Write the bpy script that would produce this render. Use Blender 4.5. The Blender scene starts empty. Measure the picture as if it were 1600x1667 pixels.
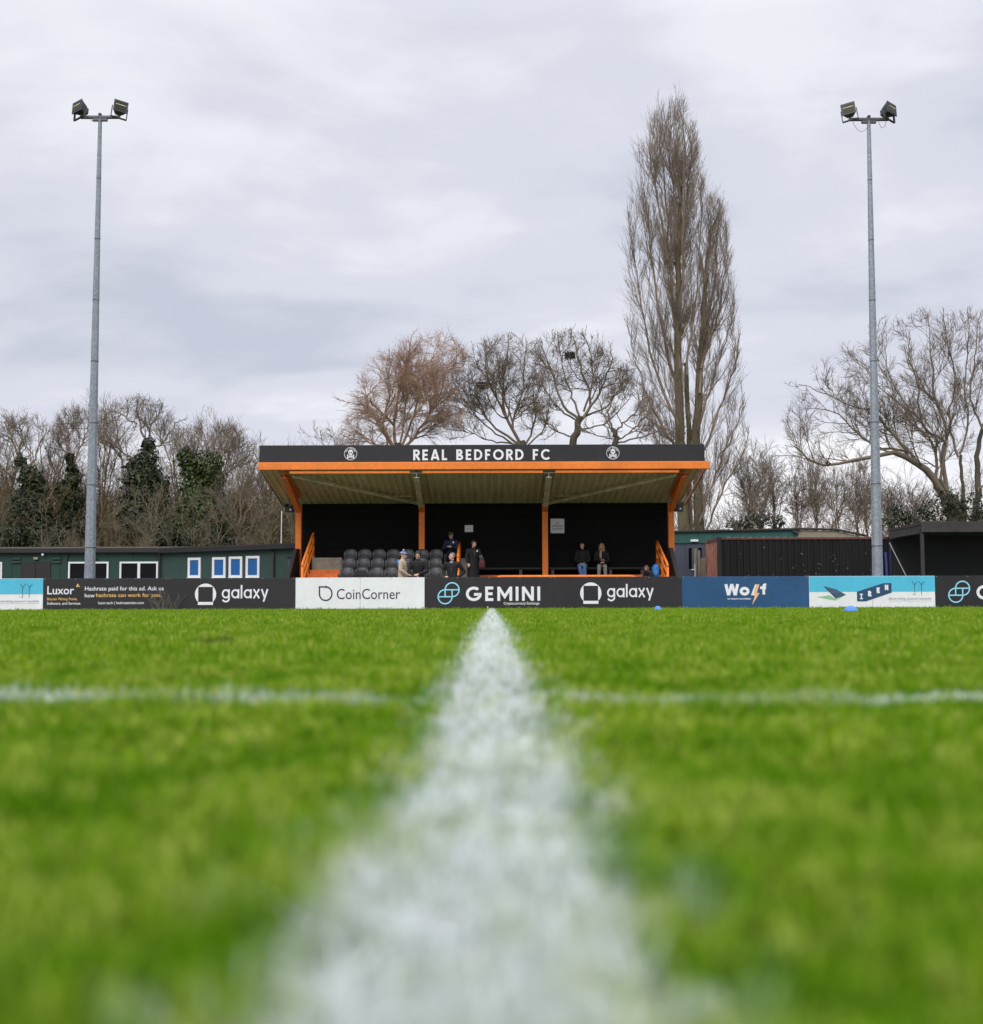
import bpy, bmesh, math, random
import numpy as np
from mathutils import Vector, Matrix, Euler

# ------------------------------------------------------------------ camera, sky, sun, exposure
SC = bpy.context.scene
COL = SC.collection
FPX, PITCH, ROLL, CAMZ = 2050.0, math.radians(3.754), math.radians(-0.17), 0.15
cam_data = bpy.data.cameras.new('camera')
cam = bpy.data.objects.new('camera', cam_data)
COL.objects.link(cam)
CAMM = Matrix.Translation((0, 0, CAMZ)) @ Matrix.Rotation(math.pi / 2 + PITCH, 4, 'X') @ Matrix.Rotation(ROLL, 4, 'Z')
cam.matrix_world = CAMM
cam_data.sensor_fit = 'HORIZONTAL'
cam_data.sensor_width = 36.0
cam_data.lens = FPX / 1600 * 36
cam_data.clip_start, cam_data.clip_end = 0.05, 6000
cam_data.dof.use_dof = True
cam_data.dof.focus_distance = 39.0
cam_data.dof.aperture_fstop = 3.3
SC.camera = cam
CAMR = CAMM.to_3x3()

SC.view_settings.view_transform = 'Standard'
SC.view_settings.look = 'None'
SC.view_settings.exposure = 0.0
SC.view_settings.gamma = 1.0
SC.render.engine = 'CYCLES'
SC.cycles.max_bounces = 6
SC.cycles.diffuse_bounces = 3
SC.cycles.glossy_bounces = 2
SC.cycles.transmission_bounces = 3
SC.cycles.transparent_max_bounces = 6

SUN_EL, SUN_AZ = math.radians(42), math.radians(200)     # azimuth clockwise from +Y: behind the camera, a little to the left


def build_world():
    w = bpy.data.worlds.new('World')
    SC.world = w
    w.use_nodes = True
    nt = w.node_tree
    nt.nodes.clear()
    N = lambda t, **k: _node(nt, t, **k)
    L = nt.links.new
    out = N('ShaderNodeOutputWorld')
    bg = N('ShaderNodeBackground')
    sky = N('ShaderNodeTexSky')
    sky.sky_type = 'NISHITA'
    sky.sun_disc = False
    sky.sun_elevation = SUN_EL
    sky.sun_rotation = SUN_AZ
    tc = N('ShaderNodeTexCoord')
    sep = N('ShaderNodeSeparateXYZ')
    L(tc.outputs['Generated'], sep.inputs[0])

    def M(op, a, b=None, c=None):
        n = N('ShaderNodeMath')
        n.operation = op
        for i, v in enumerate((a, b, c)):
            if v is None:
                continue
            if isinstance(v, (int, float)):
                n.inputs[i].default_value = v
            else:
                L(v, n.inputs[i])
        return n.outputs[0]
    X, Y, Z = sep.outputs
    zp = M('MAXIMUM', Z, 0.0)
    h = M('ADD', zp, 0.24)
    comb = N('ShaderNodeCombineXYZ')
    L(M('DIVIDE', X, h), comb.inputs[0])
    L(M('DIVIDE', Y, h), comb.inputs[1])
    comb.inputs[2].default_value = 0.37

    def noise(scale, detail, rough, dist, vec):
        n = N('ShaderNodeTexNoise')
        n.inputs['Scale'].default_value = scale
        n.inputs['Detail'].default_value = detail
        n.inputs['Roughness'].default_value = rough
        n.inputs['Distortion'].default_value = dist
        L(vec, n.inputs['Vector'])
        return n.outputs['Fac']
    mp = N('ShaderNodeMapping')
    mp.inputs['Scale'].default_value = (0.85, 1.15, 1)
    mp.inputs['Location'].default_value = (3.1, 1.7, 0)
    L(comb.outputs[0], mp.inputs[0])
    n1 = noise(1.0, 8, 0.50, 0.45, mp.outputs[0])
    n2 = noise(3.2, 6, 0.52, 0.3, mp.outputs[0])
    nn = M('ADD', M('MULTIPLY', n1, 0.66), M('MULTIPLY', n2, 0.34))
    ramp = N('ShaderNodeValToRGB')
    cr = ramp.color_ramp
    cr.interpolation = 'EASE'
    cr.elements[0].position = 0.38
    cr.elements[0].color = (0.545, 0.570, 0.665, 1)
    cr.elements[1].position = 0.61
    cr.elements[1].color = (0.825, 0.835, 0.89, 1)
    e = cr.elements.new(0.5)
    e.color = (0.675, 0.688, 0.775, 1)
    L(nn, ramp.inputs[0])
    # an overcast dome is brighter overhead than at the horizon
    zen = M('MULTIPLY_ADD', M('SMOOTH_MIN', M('MAXIMUM', M('MULTIPLY', M('SUBTRACT', Z, 0.42), 2.2), 0.0), 1.0, 0.1), 1.9, 1.0)
    # thin bright gap in the cloud low in front, to the right
    lowz = M('MAXIMUM', M('SUBTRACT', 1.0, M('MULTIPLY', M('ABSOLUTE', M('SUBTRACT', Z, 0.03)), 9.0)), 0.0)
    az = M('MAXIMUM', M('SUBTRACT', 1.0, M('MULTIPLY', M('ABSOLUTE', M('SUBTRACT', X, 0.27)), 3.2)), 0.0)
    gap = M('MULTIPLY', M('MULTIPLY', lowz, az), M('GREATER_THAN', Y, 0.0))
    vm = N('ShaderNodeVectorMath')
    vm.operation = 'SCALE'
    L(ramp.outputs[0], vm.inputs[0])
    L(zen, vm.inputs['Scale'])
    g = N('ShaderNodeVectorMath')
    g.operation = 'MULTIPLY_ADD'
    gc = N('ShaderNodeCombineXYZ')
    for i in range(3):
        L(gap, gc.inputs[i])
    L(gc.outputs[0], g.inputs[0])
    g.inputs[1].default_value = (0.55, 0.50, 0.42)
    L(vm.outputs[0], g.inputs[2])
    # a little of the blue sky through the cloud
    s1 = N('ShaderNodeVectorMath')
    s1.operation = 'SCALE'
    L(sky.outputs[0], s1.inputs[0])
    s1.inputs['Scale'].default_value = 0.06
    mix = N('ShaderNodeMix')
    mix.data_type = 'RGBA'
    mix.inputs['Factor'].default_value = 0.10
    L(g.outputs[0], mix.inputs[6])
    L(s1.outputs[0], mix.inputs[7])
    # one overall strength of 0.1 on a bright sky
    s2 = N('ShaderNodeVectorMath')
    s2.operation = 'SCALE'
    L(mix.outputs[2], s2.inputs[0])
    s2.inputs['Scale'].default_value = 11.3
    L(s2.outputs[0], bg.inputs[0])
    bg.inputs[1].default_value = 0.1
    L(bg.outputs[0], out.inputs[0])


def _node(nt, t, **k):
    n = nt.nodes.new(t)
    for a, b in k.items():
        setattr(n, a, b)
    return n


build_world()
sun_d = bpy.data.lights.new('sun', 'SUN')
sun_d.energy = 1.5
sun_d.angle = math.radians(35)
sun_d.color = (1.0, 0.96, 0.90)
sun = bpy.data.objects.new('sun', sun_d)
COL.objects.link(sun)
sdir = Vector((math.sin(SUN_AZ) * math.cos(SUN_EL), math.cos(SUN_AZ) * math.cos(SUN_EL), math.sin(SUN_EL)))
sun.rotation_euler = sdir.to_track_quat('Z', 'Y').to_euler()
sun.location = (0, 0, 60)

# ------------------------------------------------------------------ helpers
RND = random.Random(11)
rng = np.random.default_rng(5)


def P(px, py, d):
    """World point at distance y = d that the photograph shows at pixel (px, py)."""
    v = CAMR @ Vector(((px - 800) / FPX, -(py - 833.5) / FPX, -1))
    s = d / v.y
    return Vector((v.x * s, d, CAMZ + v.z * s))


def gz(y):
    """Height of the crowned pitch at distance y."""
    if y < 4:
        return -0.024
    if y < 8:
        return -0.024 - 0.0083 * (y - 4) ** 2 / 8
    return -0.024 - 0.0083 * (y - 6) if y < 37 else -0.024 - 0.0083 * 31


G = gz(40)


def links(o, parent=None):
    COL.objects.link(o)
    if parent is not None:
        o.parent = parent
    return o


WLOC = {}


def tag(o, label=None, cat=None, group=None, kind=None):
    if label: o['label'] = label
    if cat: o['category'] = cat
    if group: o['group'] = group
    if kind: o['kind'] = kind
    return o


def thing(name, label, cat, loc=(0, 0, 0), rz=0.0, group=None):
    o = bpy.data.objects.new(name, None)
    o.empty_display_size = 0.2
    COL.objects.link(o)
    o.location = loc
    o.rotation_euler = (0, 0, rz)
    WLOC[o.name] = Vector(loc)
    return tag(o, label, cat, group)


class MB:
    """Collects shapes (world or local coordinates) and links them as ONE mesh object."""

    def __init__(s):
        s.v, s.f, s.m = [], [], []
        s.cur = 0

    def add(s, vs, fs):
        b = len(s.v)
        s.v += [tuple(x) for x in vs]
        s.f += [tuple(i + b for i in f) for f in fs]
        s.m += [s.cur] * len(fs)
        return s

    def box(s, x0, x1, y0, y1, z0, z1):
        vs = [(x, y, z) for z in (z0, z1) for y in (y0, y1) for x in (x0, x1)]
        return s.add(vs, [(0, 2, 3, 1), (4, 5, 7, 6), (0, 1, 5, 4), (2, 6, 7, 3), (0, 4, 6, 2), (1, 3, 7, 5)])

    def bbox(s, x0, x1, y0, y1, z0, z1, b=0.01):
        """bevelled box"""
        bm = bmesh.new()
        bmesh.ops.create_cube(bm, size=1)
        for v in bm.verts:
            v.co = Vector(((x0 + x1) / 2 + v.co.x * (x1 - x0), (y0 + y1) / 2 + v.co.y * (y1 - y0), (z0 + z1) / 2 + v.co.z * (z1 - z0)))
        bmesh.ops.bevel(bm, geom=bm.edges[:], offset=b, segments=2, affect='EDGES', profile=0.6)
        return s.bm(bm)

    def bm(s, bm, mtx=None):
        bm.verts.ensure_lookup_table()
        bm.verts.index_update()
        s.add([(mtx @ v.co) if mtx else v.co[:] for v in bm.verts], [[v.index for v in f.verts] for f in bm.faces])
        bm.free()
        return s

    def hexa(s, p):
        """eight corners: bottom ring of 4, top ring of 4"""
        return s.add(p, [(3, 2, 1, 0), (4, 5, 6, 7), (0, 1, 5, 4), (1, 2, 6, 5), (2, 3, 7, 6), (3, 0, 4, 7)])

    def prism(s, pts, axis, a, b):
        """extrude a closed polygon given in the two other axes"""
        n = len(pts)

        def mk(p, t):
            q = list(p)
            q.insert(axis, t)
            return q
        vs = [mk(p, a) for p in pts] + [mk(p, b) for p in pts]
        fs = [tuple(range(n)), tuple(range(2 * n - 1, n - 1, -1))]
        fs += [(i, n + i, n + (i + 1) % n, (i + 1) % n) for i in range(n)]
        return s.add(vs, fs)

    def tube(s, pts, r, n=8, cap=True):
        pts = [Vector(p) for p in pts]
        rs = r if isinstance(r, (list, tuple)) else [r] * len(pts)
        rings, prev = [], None
        for i, p in enumerate(pts):
            t = (pts[min(i + 1, len(pts) - 1)] - pts[max(i - 1, 0)])
            t = t.normalized() if t.length > 1e-9 else Vector((0, 0, 1))
            if prev is None:
                ref = Vector((0, 0, 1)) if abs(t.z) < 0.9 else Vector((1, 0, 0))
                u = t.cross(ref).normalized()
            else:
                u = (prev - t * prev.dot(t)).normalized()
            prev = u
            w = t.cross(u)
            rings.append([p + (u * math.cos(2 * math.pi * k / n) + w * math.sin(2 * math.pi * k / n)) * rs[i] for k in range(n)])
        vs = [v for r_ in rings for v in r_]
        fs = [(i * n + k, i * n + (k + 1) % n, (i + 1) * n + (k + 1) % n, (i + 1) * n + k) for i in range(len(pts) - 1) for k in range(n)]
        if cap:
            fs += [tuple(range(n - 1, -1, -1)), tuple((len(pts) - 1) * n + k for k in range(n))]
        return s.add(vs, fs)

    def loft(s, secs, n=14):
        """horizontal elliptical sections (x, y, z, rx, ry)"""
        vs = [(x + rx * math.cos(2 * math.pi * k / n), y + ry * math.sin(2 * math.pi * k / n), z) for x, y, z, rx, ry in secs for k in range(n)]
        m = len(secs)
        fs = [(i * n + k, i * n + (k + 1) % n, (i + 1) * n + (k + 1) % n, (i + 1) * n + k) for i in range(m - 1) for k in range(n)]
        fs += [tuple(range(n - 1, -1, -1)), tuple((m - 1) * n + k for k in range(n))]
        return s.add(vs, fs)

    def ball(s, c, rx, ry=None, rz=None, u=12, v=8):
        bm = bmesh.new()
        bmesh.ops.create_uvsphere(bm, u_segments=u, v_segments=v, radius=1)
        return s.bm(bm, Matrix.Translation(c) @ Matrix.Diagonal((rx, ry or rx, rz or rx, 1)))

    def mesh(s, name, off=None):
        me = bpy.data.meshes.new(name)
        if off is None or off.length == 0:
            vs = s.v
        else:
            vs = [(a - off.x, b - off.y, c - off.z) for a, b, c in s.v]
        me.from_pydata(vs, [], s.f)
        return me

    def build(s, name, mats, parent=None, smooth=False, local=False, label=None, fixn=True):
        off = None
        if parent is not None and not local:
            off = WLOC.get(parent.name, Vector((0, 0, 0)))
        me = s.mesh(name, off)
        for m in (mats if isinstance(mats, (list, tuple)) else [mats]):
            me.materials.append(m)
        if max(s.m, default=0) > 0:
            me.polygons.foreach_set('material_index', s.m)
        if fixn and len(s.f) < 60000:
            bm = bmesh.new()
            bm.from_mesh(me)
            bmesh.ops.recalc_face_normals(bm, faces=bm.faces[:])
            bm.to_mesh(me)
            bm.free()
        if smooth:
            me.shade_smooth()
        o = links(bpy.data.objects.new(name, me), parent)
        WLOC[o.name] = off or Vector((0, 0, 0))
        if label: o['label'] = label
        return o


def copy_tree(o, parent=None):
    c = o.copy()
    COL.objects.link(c)
    if parent is not None:
        c.parent = parent
    for ch in list(o.children):
        copy_tree(ch, c)
    return c


# ------------------------------------------------------------------ materials
def new_mat(name):
    m = bpy.data.materials.new(name)
    m.use_nodes = True
    nt = m.node_tree
    return m, nt, nt.nodes['Principled BSDF']


def surf(name, col, rough=0.7, var=0.25, scale=3.0, metal=0.0, bump=0.0, bscale=40.0, col2=None, spec=0.5, stretch=(1, 1, 1), fine=0.0):
    """paint, concrete, bark ...: a base colour broken up by two sizes of noise"""
    m, nt, b = new_mat(name)
    L = nt.links.new
    tc = _node(nt, 'ShaderNodeTexCoord')
    mp = _node(nt, 'ShaderNodeMapping')
    mp.inputs['Scale'].default_value = stretch
    L(tc.outputs['Object'], mp.inputs[0])
    n = _node(nt, 'ShaderNodeTexNoise')
    n.inputs['Scale'].default_value = scale
    n.inputs['Detail'].default_value = 8
    n.inputs['Roughness'].default_value = 0.62
    L(mp.outputs[0], n.inputs['Vector'])
    r = _node(nt, 'ShaderNodeValToRGB')
    c2 = col2 or tuple(c * (1 - var) for c in col)
    r.color_ramp.elements[0].position = 0.3
    r.color_ramp.elements[0].color = (*c2, 1)
    r.color_ramp.elements[1].position = 0.68
    r.color_ramp.elements[1].color = (*[min(1, c * (1 + (0 if col2 else var * 0.5))) for c in col], 1)
    L(n.outputs['Fac'], r.inputs[0])
    cout = r.outputs[0]
    if fine:
        n2 = _node(nt, 'ShaderNodeTexNoise')
        n2.inputs['Scale'].default_value = bscale
        n2.inputs['Detail'].default_value = 3
        L(mp.outputs[0], n2.inputs['Vector'])
        mx = _node(nt, 'ShaderNodeMix', data_type='RGBA', blend_type='MULTIPLY')
        mx.inputs['Factor'].default_value = 1
        r2 = _node(nt, 'ShaderNodeValToRGB')
        r2.color_ramp.elements[0].position = 0.35
        r2.color_ramp.elements[0].color = (1 - fine,) * 3 + (1,)
        r2.color_ramp.elements[1].position = 0.65
        r2.color_ramp.elements[1].color = (1 + fine * 0.6,) * 3 + (1,)
        L(n2.outputs['Fac'], r2.inputs[0])
        L(cout, mx.inputs[6])
        L(r2.outputs[0], mx.inputs[7])
        cout = mx.outputs[2]
    L(cout, b.inputs['Base Color'])
    b.inputs['Roughness'].default_value = rough
    b.inputs['Metallic'].default_value = metal
    b.inputs['Specular IOR Level'].default_value = spec
    if bump:
        n3 = _node(nt, 'ShaderNodeTexNoise')
        n3.inputs['Scale'].default_value = bscale
        n3.inputs['Detail'].default_value = 5
        L(mp.outputs[0], n3.inputs['Vector'])
        bp = _node(nt, 'ShaderNodeBump')
        bp.inputs['Strength'].default_value = bump
        bp.inputs['Distance'].default_value = 0.02
        L(n3.outputs['Fac'], bp.inputs['Height'])
        L(bp.outputs[0], b.inputs['Normal'])
    return m


def banded(name, col, axis=2, period=0.15, dark=0.5, rough=0.75, var=0.3, spec=0.3, rgb2=None):
    """boards or ribs: every board a slightly different tone with a dark joint"""
    m, nt, b = new_mat(name)
    L = nt.links.new
    tc = _node(nt, 'ShaderNodeTexCoord')
    sp = _node(nt, 'ShaderNodeSeparateXYZ')
    L(tc.outputs['Object'], sp.inputs[0])

    def M(op, a, c=None):
        n = _node(nt, 'ShaderNodeMath', operation=op)
        for i, v in enumerate((a, c)):
            if v is None: continue
            if isinstance(v, (int, float)): n.inputs[i].default_value = v
            else: L(v, n.inputs[i])
        return n.outputs[0]
    q = M('DIVIDE', sp.outputs[axis], period)
    fl = M('FLOOR', q)
    fr = M('FRACT', q)
    wn = _node(nt, 'ShaderNodeTexWhiteNoise', noise_dimensions='1D')
    L(fl, wn.inputs['W'])
    n = _node(nt, 'ShaderNodeTexNoise')
    n.inputs['Scale'].default_value = 2.5
    n.inputs['Detail'].default_value = 8
    mp = _node(nt, 'ShaderNodeMapping')
    s = [1.0, 1.0, 1.0]
    for i in range(3):
        s[i] = 4.0 if i == axis else 0.6
    mp.inputs['Scale'].default_value = s
    L(tc.outputs['Object'], mp.inputs[0])
    L(mp.outputs[0], n.inputs['Vector'])
    k = M('ADD', M('MULTIPLY', wn.outputs['Value'], 0.5), M('MULTIPLY', n.outputs['Fac'], 0.5))
    joint = M('GREATER_THAN', fr, 0.09)
    k2 = M('MULTIPLY', M('ADD', M('MULTIPLY', k, 2 * var), 1 - var), M('ADD', M('MULTIPLY', joint, dark), 1 - dark))
    mx = _node(nt, 'ShaderNodeMix', data_type='RGBA')
    mx.inputs[6].default_value = (*col, 1)
    mx.inputs[7].default_value = (*(rgb2 or col), 1)
    L(n.outputs['Fac'], mx.inputs['Factor'])
    vm = _node(nt, 'ShaderNodeVectorMath', operation='SCALE')
    L(mx.outputs[2], vm.inputs[0])
    L(k2, vm.inputs['Scale'])
    L(vm.outputs[0], b.inputs['Base Color'])
    b.inputs['Roughness'].default_value = rough
    b.inputs['Specular IOR Level'].default_value = spec
    return m


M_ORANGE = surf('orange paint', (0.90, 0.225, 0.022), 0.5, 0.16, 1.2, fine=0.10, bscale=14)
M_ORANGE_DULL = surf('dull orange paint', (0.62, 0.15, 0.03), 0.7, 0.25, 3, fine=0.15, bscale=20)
M_VERGE = surf('brown verge paint', (0.20, 0.075, 0.025), 0.7, 0.3, 3)
M_FASCIA = surf('black fascia', (0.015, 0.0135, 0.018), 0.55, 0.3, 1.5, fine=0.3, bscale=30)
M_BLACK = banded('black boarded wall', (0.0075, 0.007, 0.007), 2, 0.17, 0.35, 0.8, 0.35, 0.15)
M_BLACKPAINT = surf('black paint', (0.010, 0.0095, 0.010), 0.6, 0.3, 4)
M_ROOFSHEET = surf('weathered roof sheet', (0.72, 0.64, 0.33), 0.75, 0.3, 1.1, col2=(0.55, 0.50, 0.23), fine=0.15, bscale=9, stretch=(4, .6, 1))
M_OLIVE = surf('grimy cream steel', (0.72, 0.66, 0.42), 0.6, 0.3, 3, col2=(0.40, 0.34, 0.17))
M_CONC = surf('rough concrete', (0.27, 0.25, 0.20), 0.9, 0.35, 2.5, bump=0.5, bscale=30, fine=0.2)
M_CONC_D = surf('dark paving', (0.10, 0.10, 0.10), 0.9, 0.3, 1.5, fine=0.2)
M_SEAT = surf('black seat plastic', (0.065, 0.065, 0.070), 0.42, 0.3, 6)
M_SEATPAN = surf('shaded seat plastic', (0.030, 0.030, 0.033), 0.5, 0.3, 6)  # same plastic as the backrest, its shade put into the colour
M_WHITE = surf('white paint', (0.80, 0.80, 0.81), 0.5, 0.08, 2)
M_WHITEBOARD = surf('white board print', (0.85, 0.85, 0.87), 0.42, 0.06, 0.9, fine=0.03, bscale=5)
M_LETTER = surf('white lettering', (0.84, 0.83, 0.88), 0.5, 0.05, 3)
M_BOARD = surf('charcoal board print', (0.023, 0.020, 0.025), 0.42, 0.25, 0.8, fine=0.18, bscale=60)
M_NAVY = surf('blue board print', (0.018, 0.085, 0.21), 0.45, 0.2, 0.9, fine=0.10, bscale=40)
M_CYAN = surf('cyan board print', (0.09, 0.52, 0.74), 0.45, 0.1, 1, fine=0.05, bscale=20)
M_LBLUE = surf('pale blue print', (0.30, 0.70, 0.88), 0.5, 0.05, 3)
M_INK = surf('dark ink print', (0.035, 0.035, 0.07), 0.5, 0.1, 3)
M_LOGONAVY = surf('navy ink print', (0.02, 0.07, 0.15), 0.5, 0.1, 3)
M_GREYINK = surf('grey ink print', (0.33, 0.35, 0.42), 0.5, 0.1, 3)
M_GOLD = surf('gold print', (0.85, 0.53, 0.16), 0.5, 0.1, 3)
M_PEACH = surf('peach print', (0.90, 0.52, 0.28), 0.5, 0.1, 3)
M_LEAFGREEN = surf('green print', (0.28, 0.58, 0.30), 0.5, 0.1, 3)
M_HUT = banded('green hut boards', (0.022, 0.058, 0.045), 0, 0.9, 0.25, 0.6, 0.18, 0.3)
M_HUT2 = surf('green render', (0.026, 0.060, 0.048), 0.7, 0.2, 2.2, fine=0.15, bscale=25)
M_FELT = surf('brown roofing felt', (0.050, 0.040, 0.032), 0.9, 0.4, 5)
M_DOORBROWN = surf('dark brown door paint', (0.018, 0.014, 0.012), 0.5, 0.25, 3)
M_BLUEBLIND = surf('blue window blind', (0.006, 0.105, 0.33), 0.5, 0.15, 1.4)
M_GREYBLUE = surf('grey blue paint', (0.065, 0.072, 0.105), 0.6, 0.2, 2, fine=0.1)
M_TEAL = surf('teal green board', (0.020, 0.105, 0.085), 0.6, 0.25, 2.5, fine=0.12)
M_BEIGE = surf('beige render', (0.30, 0.26, 0.18), 0.8, 0.2, 3)
M_RUST = surf('rusty red steel', (0.36, 0.080, 0.045), 0.75, 0.3, 5, col2=(0.48, 0.22, 0.15), fine=0.15, bscale=20, stretch=(1, 1, .35))
M_RUSTTRIM = surf('rust brown trim', (0.13, 0.045, 0.035), 0.8, 0.35, 7)
M_GREY = surf('plain grey', (0.30, 0.30, 0.30), 0.6, 0.2, 4)
M_STEEL = surf('dark steel', (0.11, 0.11, 0.13), 0.45, 0.25, 5, metal=0.4)
M_LAMPBODY = surf('lamp housing', (0.030, 0.030, 0.034), 0.5, 0.3, 6)
M_CABLE = surf('grey cable', (0.30, 0.30, 0.30), 0.6, 0.1, 5)
M_TARP = surf('blue plastic', (0.02, 0.035, 0.11), 0.5, 0.2, 4)
M_CONE = surf('blue marker plastic', (0.06, 0.22, 0.60), 0.4, 0.1, 9)


def m_galv():
    m, nt, b = new_mat('galvanised steel')
    L = nt.links.new
    tc = _node(nt, 'ShaderNodeTexCoord')
    v = _node(nt, 'ShaderNodeTexVoronoi')
    v.inputs['Scale'].default_value = 26
    L(tc.outputs['Object'], v.inputs['Vector'])
    n = _node(nt, 'ShaderNodeTexNoise')
    n.inputs['Scale'].default_value = 1.2
    n.inputs['Detail'].default_value = 5
    L(tc.outputs['Object'], n.inputs['Vector'])
    a = _node(nt, 'ShaderNodeMath', operation='MULTIPLY_ADD')
    sep = _node(nt, 'ShaderNodeSeparateColor')
    L(v.outputs['Color'], sep.inputs[0])
    L(sep.outputs[0], a.inputs[0])
    a.inputs[1].default_value = 0.55
    mm = _node(nt, 'ShaderNodeMath', operation='MULTIPLY')
    L(n.outputs['Fac'], mm.inputs[0])
    mm.inputs[1].default_value = 0.45
    L(mm.outputs[0], a.inputs[2])
    r = _node(nt, 'ShaderNodeValToRGB')
    r.color_ramp.elements[0].color = (0.15, 0.165, 0.20, 1)
    r.color_ramp.elements[1].color = (0.38, 0.41, 0.46, 1)
    L(a.outputs[0], r.inputs[0])
    L(r.outputs[0], b.inputs['Base Color'])
    b.inputs['Roughness'].default_value = 0.55
    b.inputs['Metallic'].default_value = 0.25
    return m


M_GALV = m_galv()


def m_glass(name, col, rough=0.08):
    m, nt, b = new_mat(name)
    n = _node(nt, 'ShaderNodeTexNoise')
    n.inputs['Scale'].default_value = 2.0
    r = _node(nt, 'ShaderNodeValToRGB')
    r.color_ramp.elements[0].color = (*[c * 0.7 for c in col], 1)
    r.color_ramp.elements[1].color = (*[c * 1.3 for c in col], 1)
    nt.links.new(n.outputs['Fac'], r.inputs[0])
    nt.links.new(r.outputs[0], b.inputs['Base Color'])
    b.inputs['Roughness'].default_value = rough
    b.inputs['Specular IOR Level'].default_value = 0.12
    return m


M_GLASS = m_glass('dark window glass', (0.006, 0.006, 0.009))
M_LAMPGLASS = m_glass('grass-reflecting lamp glass', (0.040, 0.041, 0.026), 0.25)  # olive tint paints in the reflection of the grass

# ------------------------------------------------------------------ ground
def build_ground():
    ys = [-60, -20, -6, -2] + [i * 0.5 for i in range(-2, 20)] + list(range(10, 38)) + [37.5, 40, 50, 70, 120, 300, 900, 3000]
    xs = [-3000, -800, -200, -80, -40, -20, -10, -5, -2, -1, 0, 1, 2, 5, 10, 20, 40, 80, 200, 800, 3000]
    m = MB()
    vs = [(x, y, gz(y) if y < 60 else G - 0.0) for y in ys for x in xs]
    nx = len(xs)
    fs = [(j * nx + i, j * nx + i + 1, (j + 1) * nx + i + 1, (j + 1) * nx + i) for j in range(len(ys) - 1) for i in range(nx - 1)]
    m.add(vs, fs)
    o = m.build('ground', M_TURF)
    tag(o, kind='structure')
    s = MB()
    s.box(-45, 45, 36.25, 46, G - 0.05, G + 0.006)
    tag(s.build('paved_path', M_CONC_D), kind='structure')


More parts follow.
